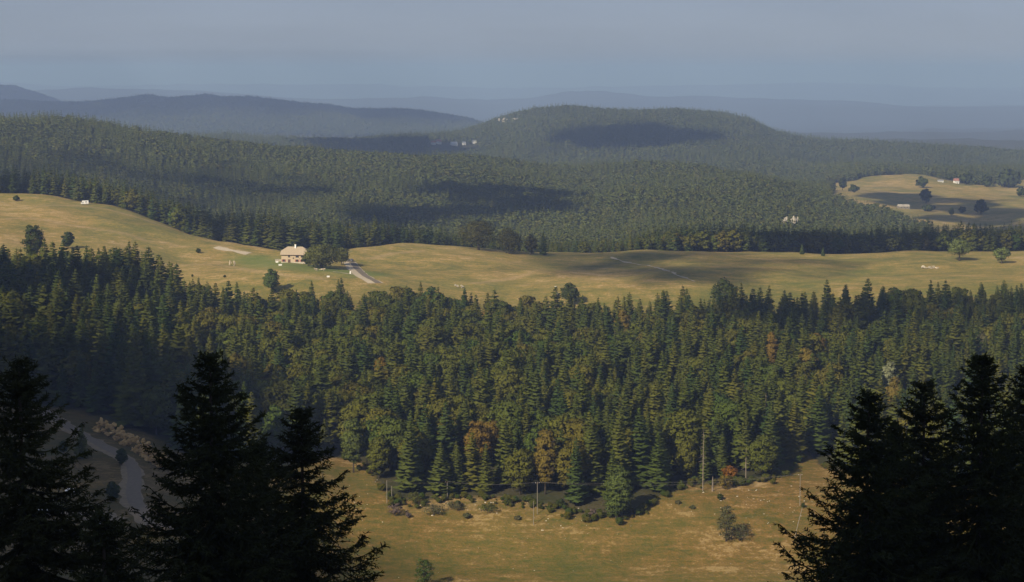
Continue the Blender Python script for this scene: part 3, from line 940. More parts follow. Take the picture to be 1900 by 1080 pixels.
# low scrub along the lower wood edge
ux = g.uniform(630, 1560, 260); uy = lowY(ux) - np.abs(g.normal(0, 4.0, 260)) + 1.5
uxw = (ux - 950) / F * uy
us = g.uniform(.02, .15, 260) ** 1.0
stuff('undergrowth', 'ragged low scrub along the foot of the sunlit wood edge', 'undergrowth', np.stack([uxw, uy, ground(uxw, uy)], 1), g.uniform(0, 6.28, 260),
      np.stack([us * 1.7, us * 1.7, us], 1), g.integers(0, 6, 260), [b[0] for b in BEE])

# belts of wood behind the high meadow and the rolling wooded ridge
x, y = jgrid(-1150, 1150, 1340, 3450, 7.6, g)
_, md_, _ = forest_mask(x, y)
keep = md_ & (np.abs(x / y) < 0.30)
px = 950 + F * x / y
thin = (px > 1000) & (px < 1150) & (y < 1600) & (g.random(len(x)) < .6)
keep &= ~thin
x, y, px = x[keep], y[keep], px[keep]
z = ground(x, y)
isb = (g.random(len(x)) + .5 * fbm(x, y, 130, 2)) < np.interp(px, [0, 400, 800, 1300, 1700], [.25, .35, .55, .5, .45]) * np.where(y < 1700, .45, 1)
belt = y < 1750
for sel, nm, lb, pr, h1, h2 in ((belt, 'forest_belt', 'dark belt of spruces and beeches right behind the high meadow', MIDS + MIDB, 22., 17.),
                               (~belt, 'ridge_forest', 'wooded rolling ridge in the middle distance with a cloud shadow', FARS + FARB, 20., 15.)):
    n = sel.sum(); bb = isb[sel]
    ht = np.where(bb, g.uniform(10, 15, n), g.uniform(12, 20, n)) if nm == 'ridge_forest' else np.where(bb, g.uniform(11, 17, n), g.uniform(14, 23, n))
    if nm == 'forest_belt':
        ht *= np.interp(px[sel], [0, 240, 500, 640, 850, 960, 1150, 1250, 1900], [1.05, 1.05, 1.25, 1.1, .68, .6, .66, 1.0, 1.08])
    sx = ht / np.where(bb, h2, h1); wv = g.uniform(1.05, 1.4, n)
    stuff(nm, lb, 'forest', np.stack([x[sel], y[sel], z[sel]], 1), g.uniform(0, 6.28, n), np.stack([sx * wv, sx * wv, sx], 1), np.where(bb, 4, 0) + g.integers(0, 4, n), pr)
# hill behind
x, y = jgrid(-1750, 1750, 3300, 5700, 10.0, g)
_, _, hl_ = forest_mask(x, y)
ham = hit(842, 269, 3500)                          # clearing round the far hamlet
hpx_ = 950 + F * x / y
keep = hl_ & (np.abs(x / y) < 0.29) & ~((hpx_ > 793) & (hpx_ < 891) & (y > ham[1] - 230) & (y < ham[1] + 40))
x, y = x[keep], y[keep]; n = len(x); bb = g.random(n) + .5 * fbm(x, y, 200, 2) < .4
ht = np.where(bb, g.uniform(9, 17, n), g.uniform(11, 25, n)); sx = ht / np.where(bb, 15., 20.); wv = g.uniform(1.05, 1.4, n)
stuff('hill_forest', 'wooded flat topped hill with a pale cliff, behind the ridge', 'forest', np.stack([x, y, ground(x, y)], 1), g.uniform(0, 6.28, n),
      np.stack([sx * wv, sx * wv, sx], 1), np.where(bb, 4, 0) + g.integers(0, 4, n), FARS + FARB)
x, y = jgrid(-3000, 600, 7600, 12400, 19.0, g)
keep = (x / y > -0.29) & (950 + F * x / y < 1000) & ((y < 9400) | (y > 11300))
x, y = x[keep], y[keep]; n = len(x)
sx = g.uniform(.8, 1.25, n)
stuff('blue_hills_forest', 'far blue wooded hills on the left under the horizon', 'forest', np.stack([x, y, ground(x, y)], 1), g.uniform(0, 6.28, n),
      np.stack([sx * 2.1, sx * 2.1, sx * 1.0], 1), g.integers(0, 8, n), FARS + FARB)
# ------------------------------------------------------------------ clouds over the place, out of the picture: they cast the shadows seen on the land
def cloud_material(name, clear):
    m, t = mat(name)
    N = t.nodes; L = t.links
    o = N.new('ShaderNodeOutputMaterial'); d = N.new('ShaderNodeBsdfDiffuse'); d.inputs[0].default_value = (.82, .83, .86, 1)
    if clear > 0:
        tr = N.new('ShaderNodeBsdfTransparent'); ms = N.new('ShaderNodeMixShader'); ms.inputs[0].default_value = clear
        L.new(d.outputs[0], ms.inputs[1]); L.new(tr.outputs[0], ms.inputs[2]); L.new(ms.outputs[0], o.inputs[0])
    else:
        L.new(d.outputs[0], o.inputs[0])
    return m
M['cloud'] = cloud_material('cloud', 0.0)
M['thin_cloud'] = cloud_material('thin_cloud', 0.84)
CLOUD_H = 620.0
_ico = bmesh.new(); bmesh.ops.create_icosphere(_ico, subdivisions=2, radius=1)
ICV = np.array([v.co[:] for v in _ico.verts]); ICF = np.array([[v.index for v in f.verts] for f in _ico.faces]); _ico.free()

def cloud(cx, cy_, rx, ry, seed, thin=False, n=None):
    """a heap cloud whose shadow falls on the ground about (cx, cy_)"""
    gg = np.random.default_rng(seed)
    gz = float(ground(cx, cy_))
    k = (CLOUD_H - gz) / SUN[2]
    c = np.array([cx, cy_, gz]) + SUN * k
    R = min(rx, ry); n = n or 90
    Vv = []; Fv = []; fm = []; b = 0
    ph = gg.uniform(0, 6.28, 3)
    for i in range(n + n // 2):
        core = i < n
        a = gg.uniform(0, 6.28)
        lobe = 1 + .16 * math.sin(2 * a + ph[0]) + .12 * math.sin(3 * a + ph[1]) + .07 * math.sin(5 * a + ph[2])
        r = (math.sqrt(gg.random()) * .80 if core else gg.uniform(.72, 1.12)) * lobe
        pr = R * gg.uniform(.10, .26) * (1.1 if core else .8)
        p = np.array([math.cos(a) * r * rx, math.sin(a) * r * ry, gg.uniform(0, .15) * R])
        d = ICV * (1 + .10 * gg.normal(size=(len(ICV), 1))) * np.array([1, 1, .6]) * pr
        Vv.append(p + d); Fv.append(ICF + b); b += len(ICV)
        fm.append(np.full(len(ICF), 0 if core and not thin else 1))
    me = mesh_np('cloud', np.concatenate(Vv), tris=np.concatenate(Fv), mats=[M['cloud'], M['thin_cloud']], fm=np.concatenate(fm), smooth=True)
    tag(link('cloud', me, None, c), kind='stuff')

def cloud_px(px0, px1, Y0, Y1, seed, thin=False, n=None):
    ym = (Y0 + Y1) / 2
    x0, x1 = (px0 - 950) / F * ym, (px1 - 950) / F * ym
    cloud((x0 + x1) / 2, ym, (x1 - x0) / 2, (Y1 - Y0) / 2, seed, thin, n)

cloud(20, 10, 320, 190, 1, n=150)                 # over the lookout
cloud(-372, 600, 215, 320, 2, n=160)              # the shaded valley on the left
cloud(-185, 740, 50, 150, 21, True)
cloud_px(770, 1070, 2020, 2600, 3)
cloud_px(640, 830, 1950, 2150, 22)
cloud_px(990, 1340, 4150, 4700, 4)
cloud_px(1440, 1620, 4250, 4500, 5)
cloud_px(1690, 2150, 1700, 2960, 6)
cloud(-136, 590, 46, 95, 23)
cloud(-70, 470, 80, 60, 26)
cloud_px(-100, 280, 1950, 2400, 24, True, 40)
cloud(-275, 970, 140, 75, 25, False, 70)
cloud_px(1180, 2000, 1455, 1640, 7)
cloud_px(960, 1500, 1180, 1420, 8, True, 64)
cloud_px(1250, 2000, 1010, 1120, 9, True)
cloud_px(260, 620, 2000, 2480, 10, True, 70)
cloud_px(-200, 900, 7900, 9600, 11)
cloud_px(560, 860, 4000, 4700, 12)
cloud_px(-100, 240, 1530, 1700, 13)
cloud_px(420, 860, 1410, 1620, 14)
cloud_px(-300, 300, 11000, 12800, 15)

M['olive_leaf'] = foliage('olive_green_leaves', [(0.108, 0.118, 0.028), (0.112, 0.116, 0.028)], 0.25)
# ------------------------------------------------------------------ farmhouse
def window(parent, x, y, z, wd, ht, frame_m, shutters=None):
    """opening on a wall that faces -y: frame, pane and, where seen, shutters"""
    fr = MB()
    t = 0.09
    fr.box(x - wd / 2 - t, x + wd / 2 + t, y - .06, y + .02, z - t, z)
    fr.box(x - wd / 2 - t, x + wd / 2 + t, y - .06, y + .02, z + ht, z + ht + t)
    fr.box(x - wd / 2 - t, x - wd / 2, y - .06, y + .02, z, z + ht)
    fr.box(x + wd / 2, x + wd / 2 + t, y - .06, y + .02, z, z + ht)
    fr.box(x - .035, x + .035, y - .05, y + .02, z, z + ht)
    w_ = fr.build('window', frame_m, parent)
    MB().box(x - wd / 2, x + wd / 2, y - .028, y - .008, z, z + ht).build('pane', M['glass'], w_)
    MB().box(x - wd / 2 - .16, x + wd / 2 + .16, y - .16, y - .002, z - t - .1, z - t).build('sill', M['limestone'], w_)
    if shutters:
        for sgn in (-1, 1):
            xa = x + sgn * (wd / 2 + t + .02); xb = xa + sgn * wd * .52
            MB().box(min(xa, xb), max(xa, xb), y - .075, y - .01, z - .03, z + ht + .03).build('shutter', shutters, w_)
    return w_

hp = hit(548, 486, 1200)
house = thing('farmhouse', 'cream farmhouse with broad half hipped tan roof beside the big round tree', 'house', hp, math.radians(-7))
HX, HD, HW = 7.6, 6.2, 5.3              # half length, half depth, wall height
MB().box(-HX, HX, -HD, HD, -1.5, HW).build('wall', M['plaster'], house)
MB().box(-HX - .06, HX + .06, -HD - .06, HD + .06, -1.6, 0.45).build('plinth', M['limestone'], house)
ov = 0.75; rh = 4.6; rx = 5.0; mz = 0.52
def roof_half():
    e = HW - 0.25
    X, D = HX + ov, HD + ov
    zh = e + rh * mz; dh = D * (1 - mz)             # height where the hip starts on the gable
    v = [(-X, -D, e), (X, -D, e), (X, D, e), (-X, D, e), (-X, -dh, zh), (X, -dh, zh), (X, dh, zh), (-X, dh, zh), (-rx, 0, e + rh), (rx, 0, e + rh)]
    f = [(0, 1, 5, 9, 8, 4), (2, 3, 7, 8, 9, 6), (4, 8, 7), (5, 6, 9), (0, 4, 7, 3), (1, 2, 6, 5), (3, 2, 1, 0)]
    return v, f
rv, rf = roof_half()
roof = MB().poly(rv, rf).build('roof', M['roof_tan'], house)
MB().box(-rx, rx, -.14, .14, HW - .25 + rh - .05, HW - .25 + rh + .1).build('ridge_cap', M['limestone'], roof)
ch = MB().box(-.1, .8, -1.2, -.4, HW + rh - 1.5, HW + rh + 1.35).build('chimney', M['white'], roof)
MB().box(-.2, .9, -1.3, -.3, HW + rh + 1.35, HW + rh + 1.5).build('cap', M['limestone'], roof)
MB().box(-HX - ov, HX + ov, -HD - ov - .02, -HD - ov + .1, HW - .42, HW - .24).build('gutter', M['dark_wood'], roof)
for wx, wz, wd, ht, sh in ((-2.6, 3.55, 1.0, 1.25, None), (0.2, 2.7, .6, .6, None), (2.7, 3.5, 1.8, 1.35, None), (5.6, 3.55, 1.0, 1.2, None),
                           (-6.0, .75, 1.2, 1.3, M['shutter']), (2.6, .75, 1.2, 1.3, M['shutter']), (5.8, .75, 1.1, 1.3, M['shutter'])):
    window(house, wx, -HD - .06, wz, wd, ht, M['dark_wood'], sh)
dr = MB().box(-3.3, -1.7, -HD - .12, -HD - .065, -.1, 2.15).build('door', M['dark_wood'], house)
MB().box(-1.95, -1.85, -HD - .18, -HD - .121, .95, 1.1).build('handle', M['metal'], dr)
MB().box(-3.6, -1.4, -HD - 1.0, -HD - .07, -1.2, -.1).build('doorstep', M['limestone'], house)
aw = thing('garden_wall', 'low grey stone wall at the left end of the farmhouse', 'wall', hit(520, 485, 1200), math.radians(4))
for k in range(7):
    b = MB(); b.box(-3.2 + k * .9, -2.33 + k * .9, -.3, .3, -.8, 1.15 + .12 * math.sin(k * 2.3)); b.build('stone', M['limestone'], aw)
MB().box(-3.3, 3.2, -.36, .36, 1.29, 1.43).build('coping', M['limestone'], aw)

def trough(px, py, L, label):
    p = hit(px, py, 1150)
    t = thing('water_trough', label, 'trough', p, .2)
    b = MB(); b.box(-L, L, -.55, -.42, 0.1, .85); b.box(-L, L, .42, .55, .1, .85); b.box(-L, -L + .14, -.42, .42, .1, .85); b.box(L - .14, L, -.42, .42, .1, .85); b.box(-L, L, -.55, .55, .0, .1)
    b.build('basin', M['white'], t)
    for sx in (-1, 1): MB().box(sx * L * .6 - .15, sx * L * .6 + .15, -.5, .5, -.5, 0.0).build('leg', M['limestone'], t)
trough(520, 493, 1.0, 'white water trough on the green lawn below the farmhouse')
trough(514, 487.5, .8, 'small pale trough at the foot of the garden wall')
trough(609, 514.5, .8, 'pale trough in the brown grass below the big round tree')

# ------------------------------------------------------------------ cars, camper
def car(label, p, rz, paint, van=False, group=None, cat='car', name='parked_car'):
    t = thing(name, label, cat, p, rz, None, group)
    if van:
        prof = [(-2.7, .35), (2.45, .35), (2.65, .8), (2.55, 1.15), (1.75, 2.0), (1.6, 2.7), (-2.7, 2.75)]; hw = 1.05
        cab = None
    else:
        prof = [(-2.1, .32), (2.05, .32), (2.15, .6), (2.0, .85), (1.05, .98), (-1.9, 1.02), (-2.1, .8)]; hw = .86
        cab = [(1.05, .96), (.35, 1.45), (-1.15, 1.5), (-1.85, 1.0)]
    def ext(pr, w0, w1=None):
        w1 = w1 or w0; zt_ = max(q[1] for q in pr)
        vs = []
        for s_ in (-1, 1):
            for q in pr:
                w = w0 if q[1] < zt_ - .1 else w1
                vs.append((q[0], s_ * w, q[1]))
        n = len(pr)
        return vs, [tuple(range(n)), tuple(range(2 * n - 1, n - 1, -1))] + [(i, n + i, n + (i + 1) % n, (i + 1) % n) for i in range(n)]
    body = MB().poly(*ext(prof, hw, hw * .96)).build('body', paint, t)
    if cab:
        MB().poly(*ext(cab, hw * .93, hw * .74)).build('cabin', paint, t)
        wins = [[(.92, -hw * .93), (.4, -hw * .8)]]
        MB().poly([(.99, -.72, 1.01), (.99, .72, 1.01), (.42, .6, 1.42), (.42, -.6, 1.42)], [(0, 1, 2, 3)]).build('windscreen', M['glass'], t).location = (.02, 0, .02)
        for s_ in (-1, 1):
            MB().poly([(.85, s_ * .825, 1.02), (-1.6, s_ * .825, 1.04), (-1.1, s_ * .7, 1.42), (.32, s_ * .7, 1.38)], [(0, 1, 2, 3)]).build('side_window', M['glass'], t)
    else:
        MB().poly([(2.52, -.85, 1.24), (2.52, .85, 1.24), (1.82, .8, 1.98), (1.82, -.8, 1.98)], [(0, 1, 2, 3)]).build('windscreen', M['glass'], t)
        for s_ in (-1, 1):
            MB().box(-1.6, -.4, s_ * 1.05 - .03, s_ * 1.05 + .03, 1.5, 2.1).build('side_window', M['glass'], t)
            MB().box(1.0, 1.7, s_ * 1.05 - .03, s_ * 1.05 + .03, 1.3, 1.9).build('side_window', M['glass'], t)
    for wx in (-1.35, 1.35):
        for s_ in (-1, 1):
            b = MB(); b.tube([(wx, s_ * (hw - .2), .32), (wx, s_ * (hw + .02), .32)], .33, 14)
            wh = b.build('wheel', M['tyre'], t)
            MB().tube([(wx, s_ * (hw - .05), .32), (wx, s_ * (hw + .03), .32)], .2, 10).build('rim', M['metal'], wh)
    fx = 2.62 if van else 2.12
    for s_ in (-1, 1):
        MB().box(fx - .1, fx + .03, s_ * hw * .72 - .14, s_ * hw * .72 + .14, .62, .78).build('headlight', M['lamp_glass'], t)
        MB().box((-2.72 if van else -2.12), (-2.66 if van else -2.05), s_ * hw * .8 - .1, s_ * hw * .8 + .1, .66, .88).build('taillight', M['red_lamp'], t)
    return t

def up(p, d=0.15):
    return (p[0], p[1], p[2] + d)
car('white camper van parked on the crest of the left meadow', up(hit(157, 379.5, 1200), .05), math.radians(200), M['white'], True, cat='camper van', name='camper_van')
car('dark car parked where the farm road goes over the rise', up(hit(650, 485.2, 1200), .2), math.radians(160), M['car_dark'])
cp = [(134, 917, 'white', 'white car nearest the valley road, left of the bend'), (80, 955, 'white', 'white car in the car park behind the leftmost spruce'),
      (55, 980, 'car_silver', 'silver car at the left end of the car park'), (182, 975, 'car_silver', 'silver car glimpsed between the two left spruces'),
      (205, 985, 'white', 'white car at the right end of the car park'), (105, 985, 'car_dark', 'dark car in the front row of the car park')]
for k, (cx_, cy_, mk, lb) in enumerate(cp):
    car(lb, up(hit(cx_, cy_, 430), .2), math.radians(20 + 35 * k), M[mk], group='cars parked in the valley')

# ------------------------------------------------------------------ poles, wires, signs
def pole(px, py, hpx, label, y0=600, arm=True, lean=0.0, r=.11, group='wooden line poles'):
    p = hit(px, py, y0); h = hpx * p[1] / F
    t = thing('utility_pole', label, 'pole', p, 0.35, None, group)
    MB().tube([(0, 0, -.8), (lean * h * .5, 0, h * .5), (lean * h, 0, h)], [r * 1.15, r, r * .8], 8).build('shaft', M['grey_wood'], t)
    if arm:
        MB().box(lean * h - .75, lean * h + .75, -.06, .06, h - .55, h - .42).build('crossarm', M['dark_wood'], t)
        for sx in (-.65, 0, .65):
            MB().tube([(lean * h + sx, 0, h - .42), (lean * h + sx, 0, h - .2)], .06, 6).build('insulator', M['white'], t)
    return np.array([p[0], p[1], p[2] + h - .2])
tops = {}
for k, (px, py, hp_, lb) in enumerate([(718, 934, 44, 'thin grey pole at the left corner of the wood edge'), (727, 932, 30, 'short thin pole next to the left corner pole'),
        (830, 925, 34, 'pale straight pole against the dark wood edge, left of the middle'), (914, 908, 30, 'pale pole half way along the wood edge'),
        (997, 955, 62, 'tall grey pole with a crossarm in front of the yellow green beech'), (990, 975, 46, 'short brown pole standing in the meadow in front of the tall grey one'),
        (1484, 940, 62, 'grey pole with a crossarm on the right of the meadow'), (1474, 998, 56, 'slanting stay pole below the right meadow pole')]):
    tops[px] = pole(px, py, hp_, lb, arm=px in (997, 1484, 830), lean=0.28 if px == 1474 else 0.0, r=.12 if px in (718, 727) else .11)
def wire(a, b, sag, label):
    pts = [a + (b - a) * t - np.array([0, 0, sag * 4 * t * (1 - t)]) for t in np.linspace(0, 1, 22)]
    tag(MB().tube(pts, .017, 4).build('power_line', M['wire']), label, 'wire', 'wires along the wood edge')
wire(tops[718], tops[830], .8, 'thin wire from the corner pole to the pale straight pole')
wire(tops[830], tops[997] + np.array([-.6, 0, 0]), 1.0, 'thin wire from the pale straight pole to the tall grey pole')
wire(tops[997] + np.array([.6, 0, 0]), tops[1484] + np.array([-.6, 0, 0]), 2.4, 'lower thin wire across the meadow to the right pole')
wire(tops[997], tops[1484], 1.5, 'upper thin wire across the meadow to the right pole')
pp = hit(650, 508.5, 1180)
t = thing('utility_pole', 'thin pole with a white box at its foot beside the farm road', 'pole', pp)
MB().tube([(0, 0, -.5), (0, 0, 9.0)], [.16, .12], 8).build('shaft', M['grey_wood'], t)
MB().box(-.35, .35, -.35, .3, .0, 1.7).build('meter_box', M['white'], t)
pole(696, 463.5, 7, 'short post on the meadow crest right of the farm road', 1250, False, group='posts on the high meadow')
sp_ = hit(1031, 544.5, 1120)
t = thing('road_sign', 'white road sign on a post left of the dark round tree', 'sign', sp_)
MB().tube([(0, 0, -.4), (0, 0, 4.4)], .07, 8).build('post', M['metal'], t)
MB().box(-.6, .6, -.14, -.075, 3.5, 4.3).build('panel', M['white'], t)
t = thing('feed_trailer', 'low white trailer box beside the white road sign', 'trailer', hit(1034, 548, 1110))
MB().box(-1.0, 1.0, -.7, .7, .5, 1.2).build('body', M['white'], t)
for sx in (-.5, .5):
    for s_ in (-1, 1):
        MB().tube([(sx, s_ * .6, .36), (sx, s_ * .78, .36)], .36, 12).build('wheel', M['tyre'], t)
MB().tube([(1.0, 0, .7), (2.2, 0, .5)], .06, 6).build('drawbar', M['metal'], t)

# ------------------------------------------------------------------ rocks
def boulder(bm_v, bm_f, c, s, gg, sub=1):
    V0 = ICV; b = sum(len(v) for v in bm_v)
    d = V0 * (1 + .22 * gg.normal(size=(len(V0), 1))) * np.asarray(s)
    a = gg.uniform(0, 6.28); R = np.array([[math.cos(a), -math.sin(a), 0], [math.sin(a), math.cos(a), 0], [0, 0, 1]])
    bm_v.append(d @ R.T + c); bm_f.append(ICF + b)

def outcrop(name, label, cat, px, py, wpx, hpx, m, seed, y0, n=26, back=0.35):
    gg = np.random.default_rng(seed)
    p = hit(px, py, y0); k = p[1] / F
    W, H = wpx * k, hpx * k
    t = thing(name, label, cat, p)
    for part in range(max(2, n // 6)):
        vs, fs = [], []
        cx_ = W * (-.5 + (part + .5) / max(2, n // 6))
        for i in range(6):
            f = gg.random()
            boulder(vs, fs, np.array([cx_ + gg.uniform(-.14, .14) * W, f * H * back + gg.uniform(-.1, .1) * H, f * H]),
                    (W * gg.uniform(.05, .11), H * .14, H * gg.uniform(.14, .32)), gg)
        me = mesh_np('rock', np.concatenate(vs), tris=np.concatenate(fs), mats=[m])
        link('rock', me, t)
    return t
outcrop('limestone_cliff', 'pale limestone cliff below the top of the flat hill', 'cliff', 944, 231, 34, 10, M['cliff'], 5, 4500, 36)
outcrop('quarry_face', 'pale quarry scar in the wooded ridge behind the high meadow', 'quarry', 1467, 432, 26, 24, M['cliff'], 6, 1800, 30)
outcrop('rubble_heap', 'light rubble heap at the end of the dirt track left of the farm', 'rubble', 431, 494, 13, 9, M['gravel'], 7, 1150, 12)
outcrop('rock_slab', 'pale bare rock streak on the meadow left of the two lone trees', 'rock', 1725, 499, 34, 5, M['limestone'], 8, 1150, 18, .8)
outcrop('rubble_heap', 'pale stones in the grass above the treetops, left of the white sign', 'rubble', 853, 535, 22, 6, M['limestone'], 9, 1100, 12)
outcrop('rubble_heap', 'light stones on the rim below the big round tree', 'rubble', 592, 502, 26, 4, M['gravel'], 10, 1180, 12)

# ochre rock cutting along the uphill side of the valley road
ct = thing('rock_cutting', 'ochre rock cutting along the uphill side of the valley road', 'rock face', hit(215, 832, 500))
base = np.array(ct.location)
Cc = catmull([hit(150, 800, 500), hit(175, 812, 500), hit(205, 827, 500), hit(232, 842, 500), hit(254, 856, 500), hit(268, 870, 500)], 10)
gg = np.random.default_rng(44)
tx, ty = np.gradient(Cc[:, 0]), np.gradient(Cc[:, 1]); ln = np.hypot(tx, ty)
for part in range(10):
    vs, fs = [], []
    for k in range(14):
        i = int((part + gg.random()) / 10 * (len(Cc) - 1)); f = gg.random()
        nx_, ny_ = -ty[i] / ln[i], tx[i] / ln[i]
        if ny_ < 0: nx_, ny_ = -nx_, -ny_
        o_ = 5.0 + 3.0 * f
        c = np.array([Cc[i, 0] + nx_ * o_, Cc[i, 1] + ny_ * o_, 0]); c[2] = ground(c[0], c[1]) + f * 4.4
        boulder(vs, fs, c - base, (gg.uniform(.6, 1.4), gg.uniform(.5, 1.0), gg.uniform(.4, .9)), gg)
    me = mesh_np('rock', np.concatenate(vs), tris=np.concatenate(fs), mats=[M['orange_rock']])
    link('rock', me, ct)

def scatter_rocks(name, label, zones, m, seed):
    gg = np.random.default_rng(seed); vs, fs = [], []
    for (x0, x1, y0_, y1_, n, s0, s1) in zones:
        for _ in range(n):
            p = hit(gg.uniform(x0, x1), gg.uniform(y0_, y1_), 600)
            s = gg.uniform(s0, s1)
            boulder(vs, fs, p + np.array([0, 0, s * .1]), (s * gg.uniform(.8, 1.6), s, s * gg.uniform(.5, .9)), gg)
    me = mesh_np(name, np.concatenate(vs), tris=np.concatenate(fs), mats=[m])
    tag(link(name, me), label, 'rocks', kind='stuff')
scatter_rocks('meadow_rocks', 'small pale stones strewn over the meadow below the wood',
              [(640, 720, 890, 960, 16, .08, .2), (740, 1000, 925, 960, 26, .1, .3), (1000, 1100, 945, 985, 18, .08, .25), (1180, 1420, 925, 965, 16, .08, .22),
               (1280, 1420, 893, 930, 16, .12, .34), (1420, 1560, 890, 985, 22, .08, .26), (1300, 1480, 940, 975, 12, .08, .22), (660, 1500, 960, 1075, 50, .06, .15)],
              M['limestone'], 61)

# ------------------------------------------------------------------ lone trees and shrubs
def lone(px, py, hpx, wpx, mk, name, label, y0=300, seed=None, conifer=False, lumps=26, z0=.12, leaf=None, leaves=110, trunk=True, group=None, cat='tree'):
    p = hit(px, py, y0); k = p[1] / F
    h, r = hpx * k, wpx * k / 2
    seed = seed or int(px * 13 + py)
    size = leaf or max(.12, min(.5, r * .13))
    if p[1] > 2000: lumps, leaves, size = 16, 40, r * .25
    if conifer:
        cr = spruce_crown(name + '_crown', h, r, 22, 9, seed, M[mk])
    else:
        cr = broad_crown(name + '_crown', h, r * .88, seed, M[mk], lumps=lumps, leaves=leaves, size=size, z0=z0, fill=.35)
    tree(name, label, cat, cr, trunk_mesh(name + '_trunk', h * .8, max(.05, r * .06), 0, 6, seed) if trunk else None, p, (1, 1, 1), 0, group)

lone(597, 498, 45, 86, 'olive_leaf', 'lime_tree', 'big round dark tree shading the right end of the farmhouse', 1150, lumps=46, z0=.02, leaves=150)
lone(634, 492, 36, 36, 'olive_leaf', 'lime_tree', 'smaller round tree touching the right of the big farm tree', 1150, z0=.05)
lone(572, 494, 27, 28, 'dark_leaf', 'hazel_shrub', 'dark bushy shrub in front of the farmhouse corner', 1150, z0=0, cat='shrub')
lone(504, 546, 50, 36, 'fresh', 'ash_tree', 'lone upright green tree on the slope below the farmhouse', 1150, z0=.03)
lone(62, 482, 70, 44, 'dark_leaf', 'lime_tree', 'tall broad dark tree on the left meadow above the spruces', 1100, z0=.02, lumps=40)
lone(126, 462, 34, 28, 'dark_leaf', 'ash_tree', 'small leaning dark tree right of the tall broad one on the left meadow', 1150, z0=.03)
lone(1780, 484, 41, 54, 'lawn_tree', 'maple_tree', 'sunlit pale green round tree on the right meadow crest', 1200, z0=.22, lumps=34)
lone(1859, 489, 30, 40, 'lawn_tree', 'maple_tree', 'smaller sunlit round tree right of the pale green one', 1200, z0=.2)
lone(1058, 566, 40, 40, 'dark_leaf', 'lime_tree', 'dark round tree right of the white road sign', 1090, z0=.05, lumps=34)
lone(1345, 572, 54, 62, 'dark_leaf', 'lime_tree', 'dim broad round tree at the upper wood edge, right of the stony track', 1090, z0=.05, lumps=36)
lone(888, 466, 58, 86, 'brown_leaf', 'beech_tree', 'big brownish beech on the crest of the high meadow', 1370, z0=.03, lumps=46)
lone(945, 471, 48, 62, 'brown_leaf', 'beech_tree', 'brownish beech right of the biggest one on the crest', 1370, z0=.03, lumps=34)
lone(985, 473, 38, 30, 'brown_leaf', 'beech_tree', 'smaller brownish tree at the right end of the crest group', 1370, z0=.03)
lone(1008, 474, 46, 20, 'spruce', 'spruce_tree', 'pointed spruce right of the brownish crest beeches', 1370, conifer=True)
lone(1488, 472, 20, 11, 'fresh', 'larch_tree', 'small light green larch on the crest below the quarry', 1370, conifer=True)
lone(1527, 475, 16, 9, 'fresh', 'larch_tree', 'smallest light green larch right of the other on the crest', 1370, conifer=True)
lone(368, 470, 10, 10, 'dark_leaf', 'shrub', 'small dark bush on the left meadow near the gravel pad', 1150, z0=0, cat='shrub')
lone(364, 537, 9, 16, 'grey_leaf', 'shrub', 'flat greyish bush low on the left meadow', 1120, z0=0, cat='shrub')
lone(357, 514, 5, 5, 'dark_leaf', 'shrub', 'tiny dark bush above the flat greyish one', 1120, z0=0, cat='shrub')
lone(417, 515, 5, 6, 'dark_leaf', 'shrub', 'tiny dark bush below the rubble heap', 1120, z0=0, cat='shrub')
lone(30, 373, 10, 14, 'dark_leaf', 'shrub', 'low dark bush at the left end of the meadow crest', 1150, z0=0, cat='shrub')
# far pasture on the right
for a in ((1718, 377, 27, 26, 'pear shaped dark tree standing alone in the far pasture'), (1711, 349, 20, 26, 'dark tree above the pear shaped one in the far pasture'),
          (1584, 357, 13, 20, 'low dark tree at the left end of the far pasture'), (1563, 353, 24, 18, 'upright dark tree left of the low one at the far pasture'),
          (1793, 343, 22, 26, 'dark tree right of the red roofed farm'), (1831, 347, 22, 26, 'dark round tree second to the right of the red roofed farm'),
          (1872, 348, 30, 52, 'broad dark tree group at the right end of the far pasture'), (1820, 397, 26, 30, 'dark tree in the shaded hollow of the far pasture'),
          (1765, 401, 17, 11, 'narrow dark tree left of the one in the shaded hollow'), (1786, 396, 12, 15, 'small dark bush between the trees of the shaded hollow'),
          (1895, 365, 20, 20, 'dark tree at the right picture edge above the shaded hollow'), (1722, 392, 12, 26, 'low dark hedge tree below the pear shaped tree')):
    lone(a[0], a[1], a[2], a[3], 'dark_leaf', 'pasture_tree', a[4], 1900, z0=.02, group='trees in the far pasture')
# meadow below the wood
lone(1347, 1006, 76, 46, 'grey_leaf', 'willow_tree', 'airy grey green small tree alone in the lower meadow', 600, z0=.0, lumps=30, leaves=75, leaf=.22)
lone(1372, 1003, 36, 42, 'grey_leaf', 'shadow_shrub', 'low bush added where the shadow of the airy small tree falls', 600, z0=.0, lumps=16, leaves=70, leaf=.2, cat='shrub')  # added bush standing in for what is mostly the small tree's shadow
lone(787, 1092, 62, 44, 'fresh', 'rowan_tree', 'small bright green tree at the bottom edge of the meadow', 560, z0=.0, lumps=22, leaves=90, leaf=.22)
lone(1354, 892, 28, 38, 'orange_leaf', 'maple_tree', 'glowing orange maple at the wood edge', 600, z0=.05, lumps=24, leaves=120, leaf=.28)
lone(1346, 907, 26, 36, 'yellow_leaf', 'maple_tree', 'yellow green shrub maple in front of the orange one', 600, z0=.0, lumps=18, leaves=100, leaf=.25)
lone(1143, 962, 62, 60, 'fresh', 'hazel_shrub', 'bright green bush at the foot of the jutting maple', 600, z0=.0, lumps=26, leaves=120, leaf=.3, cat='shrub')
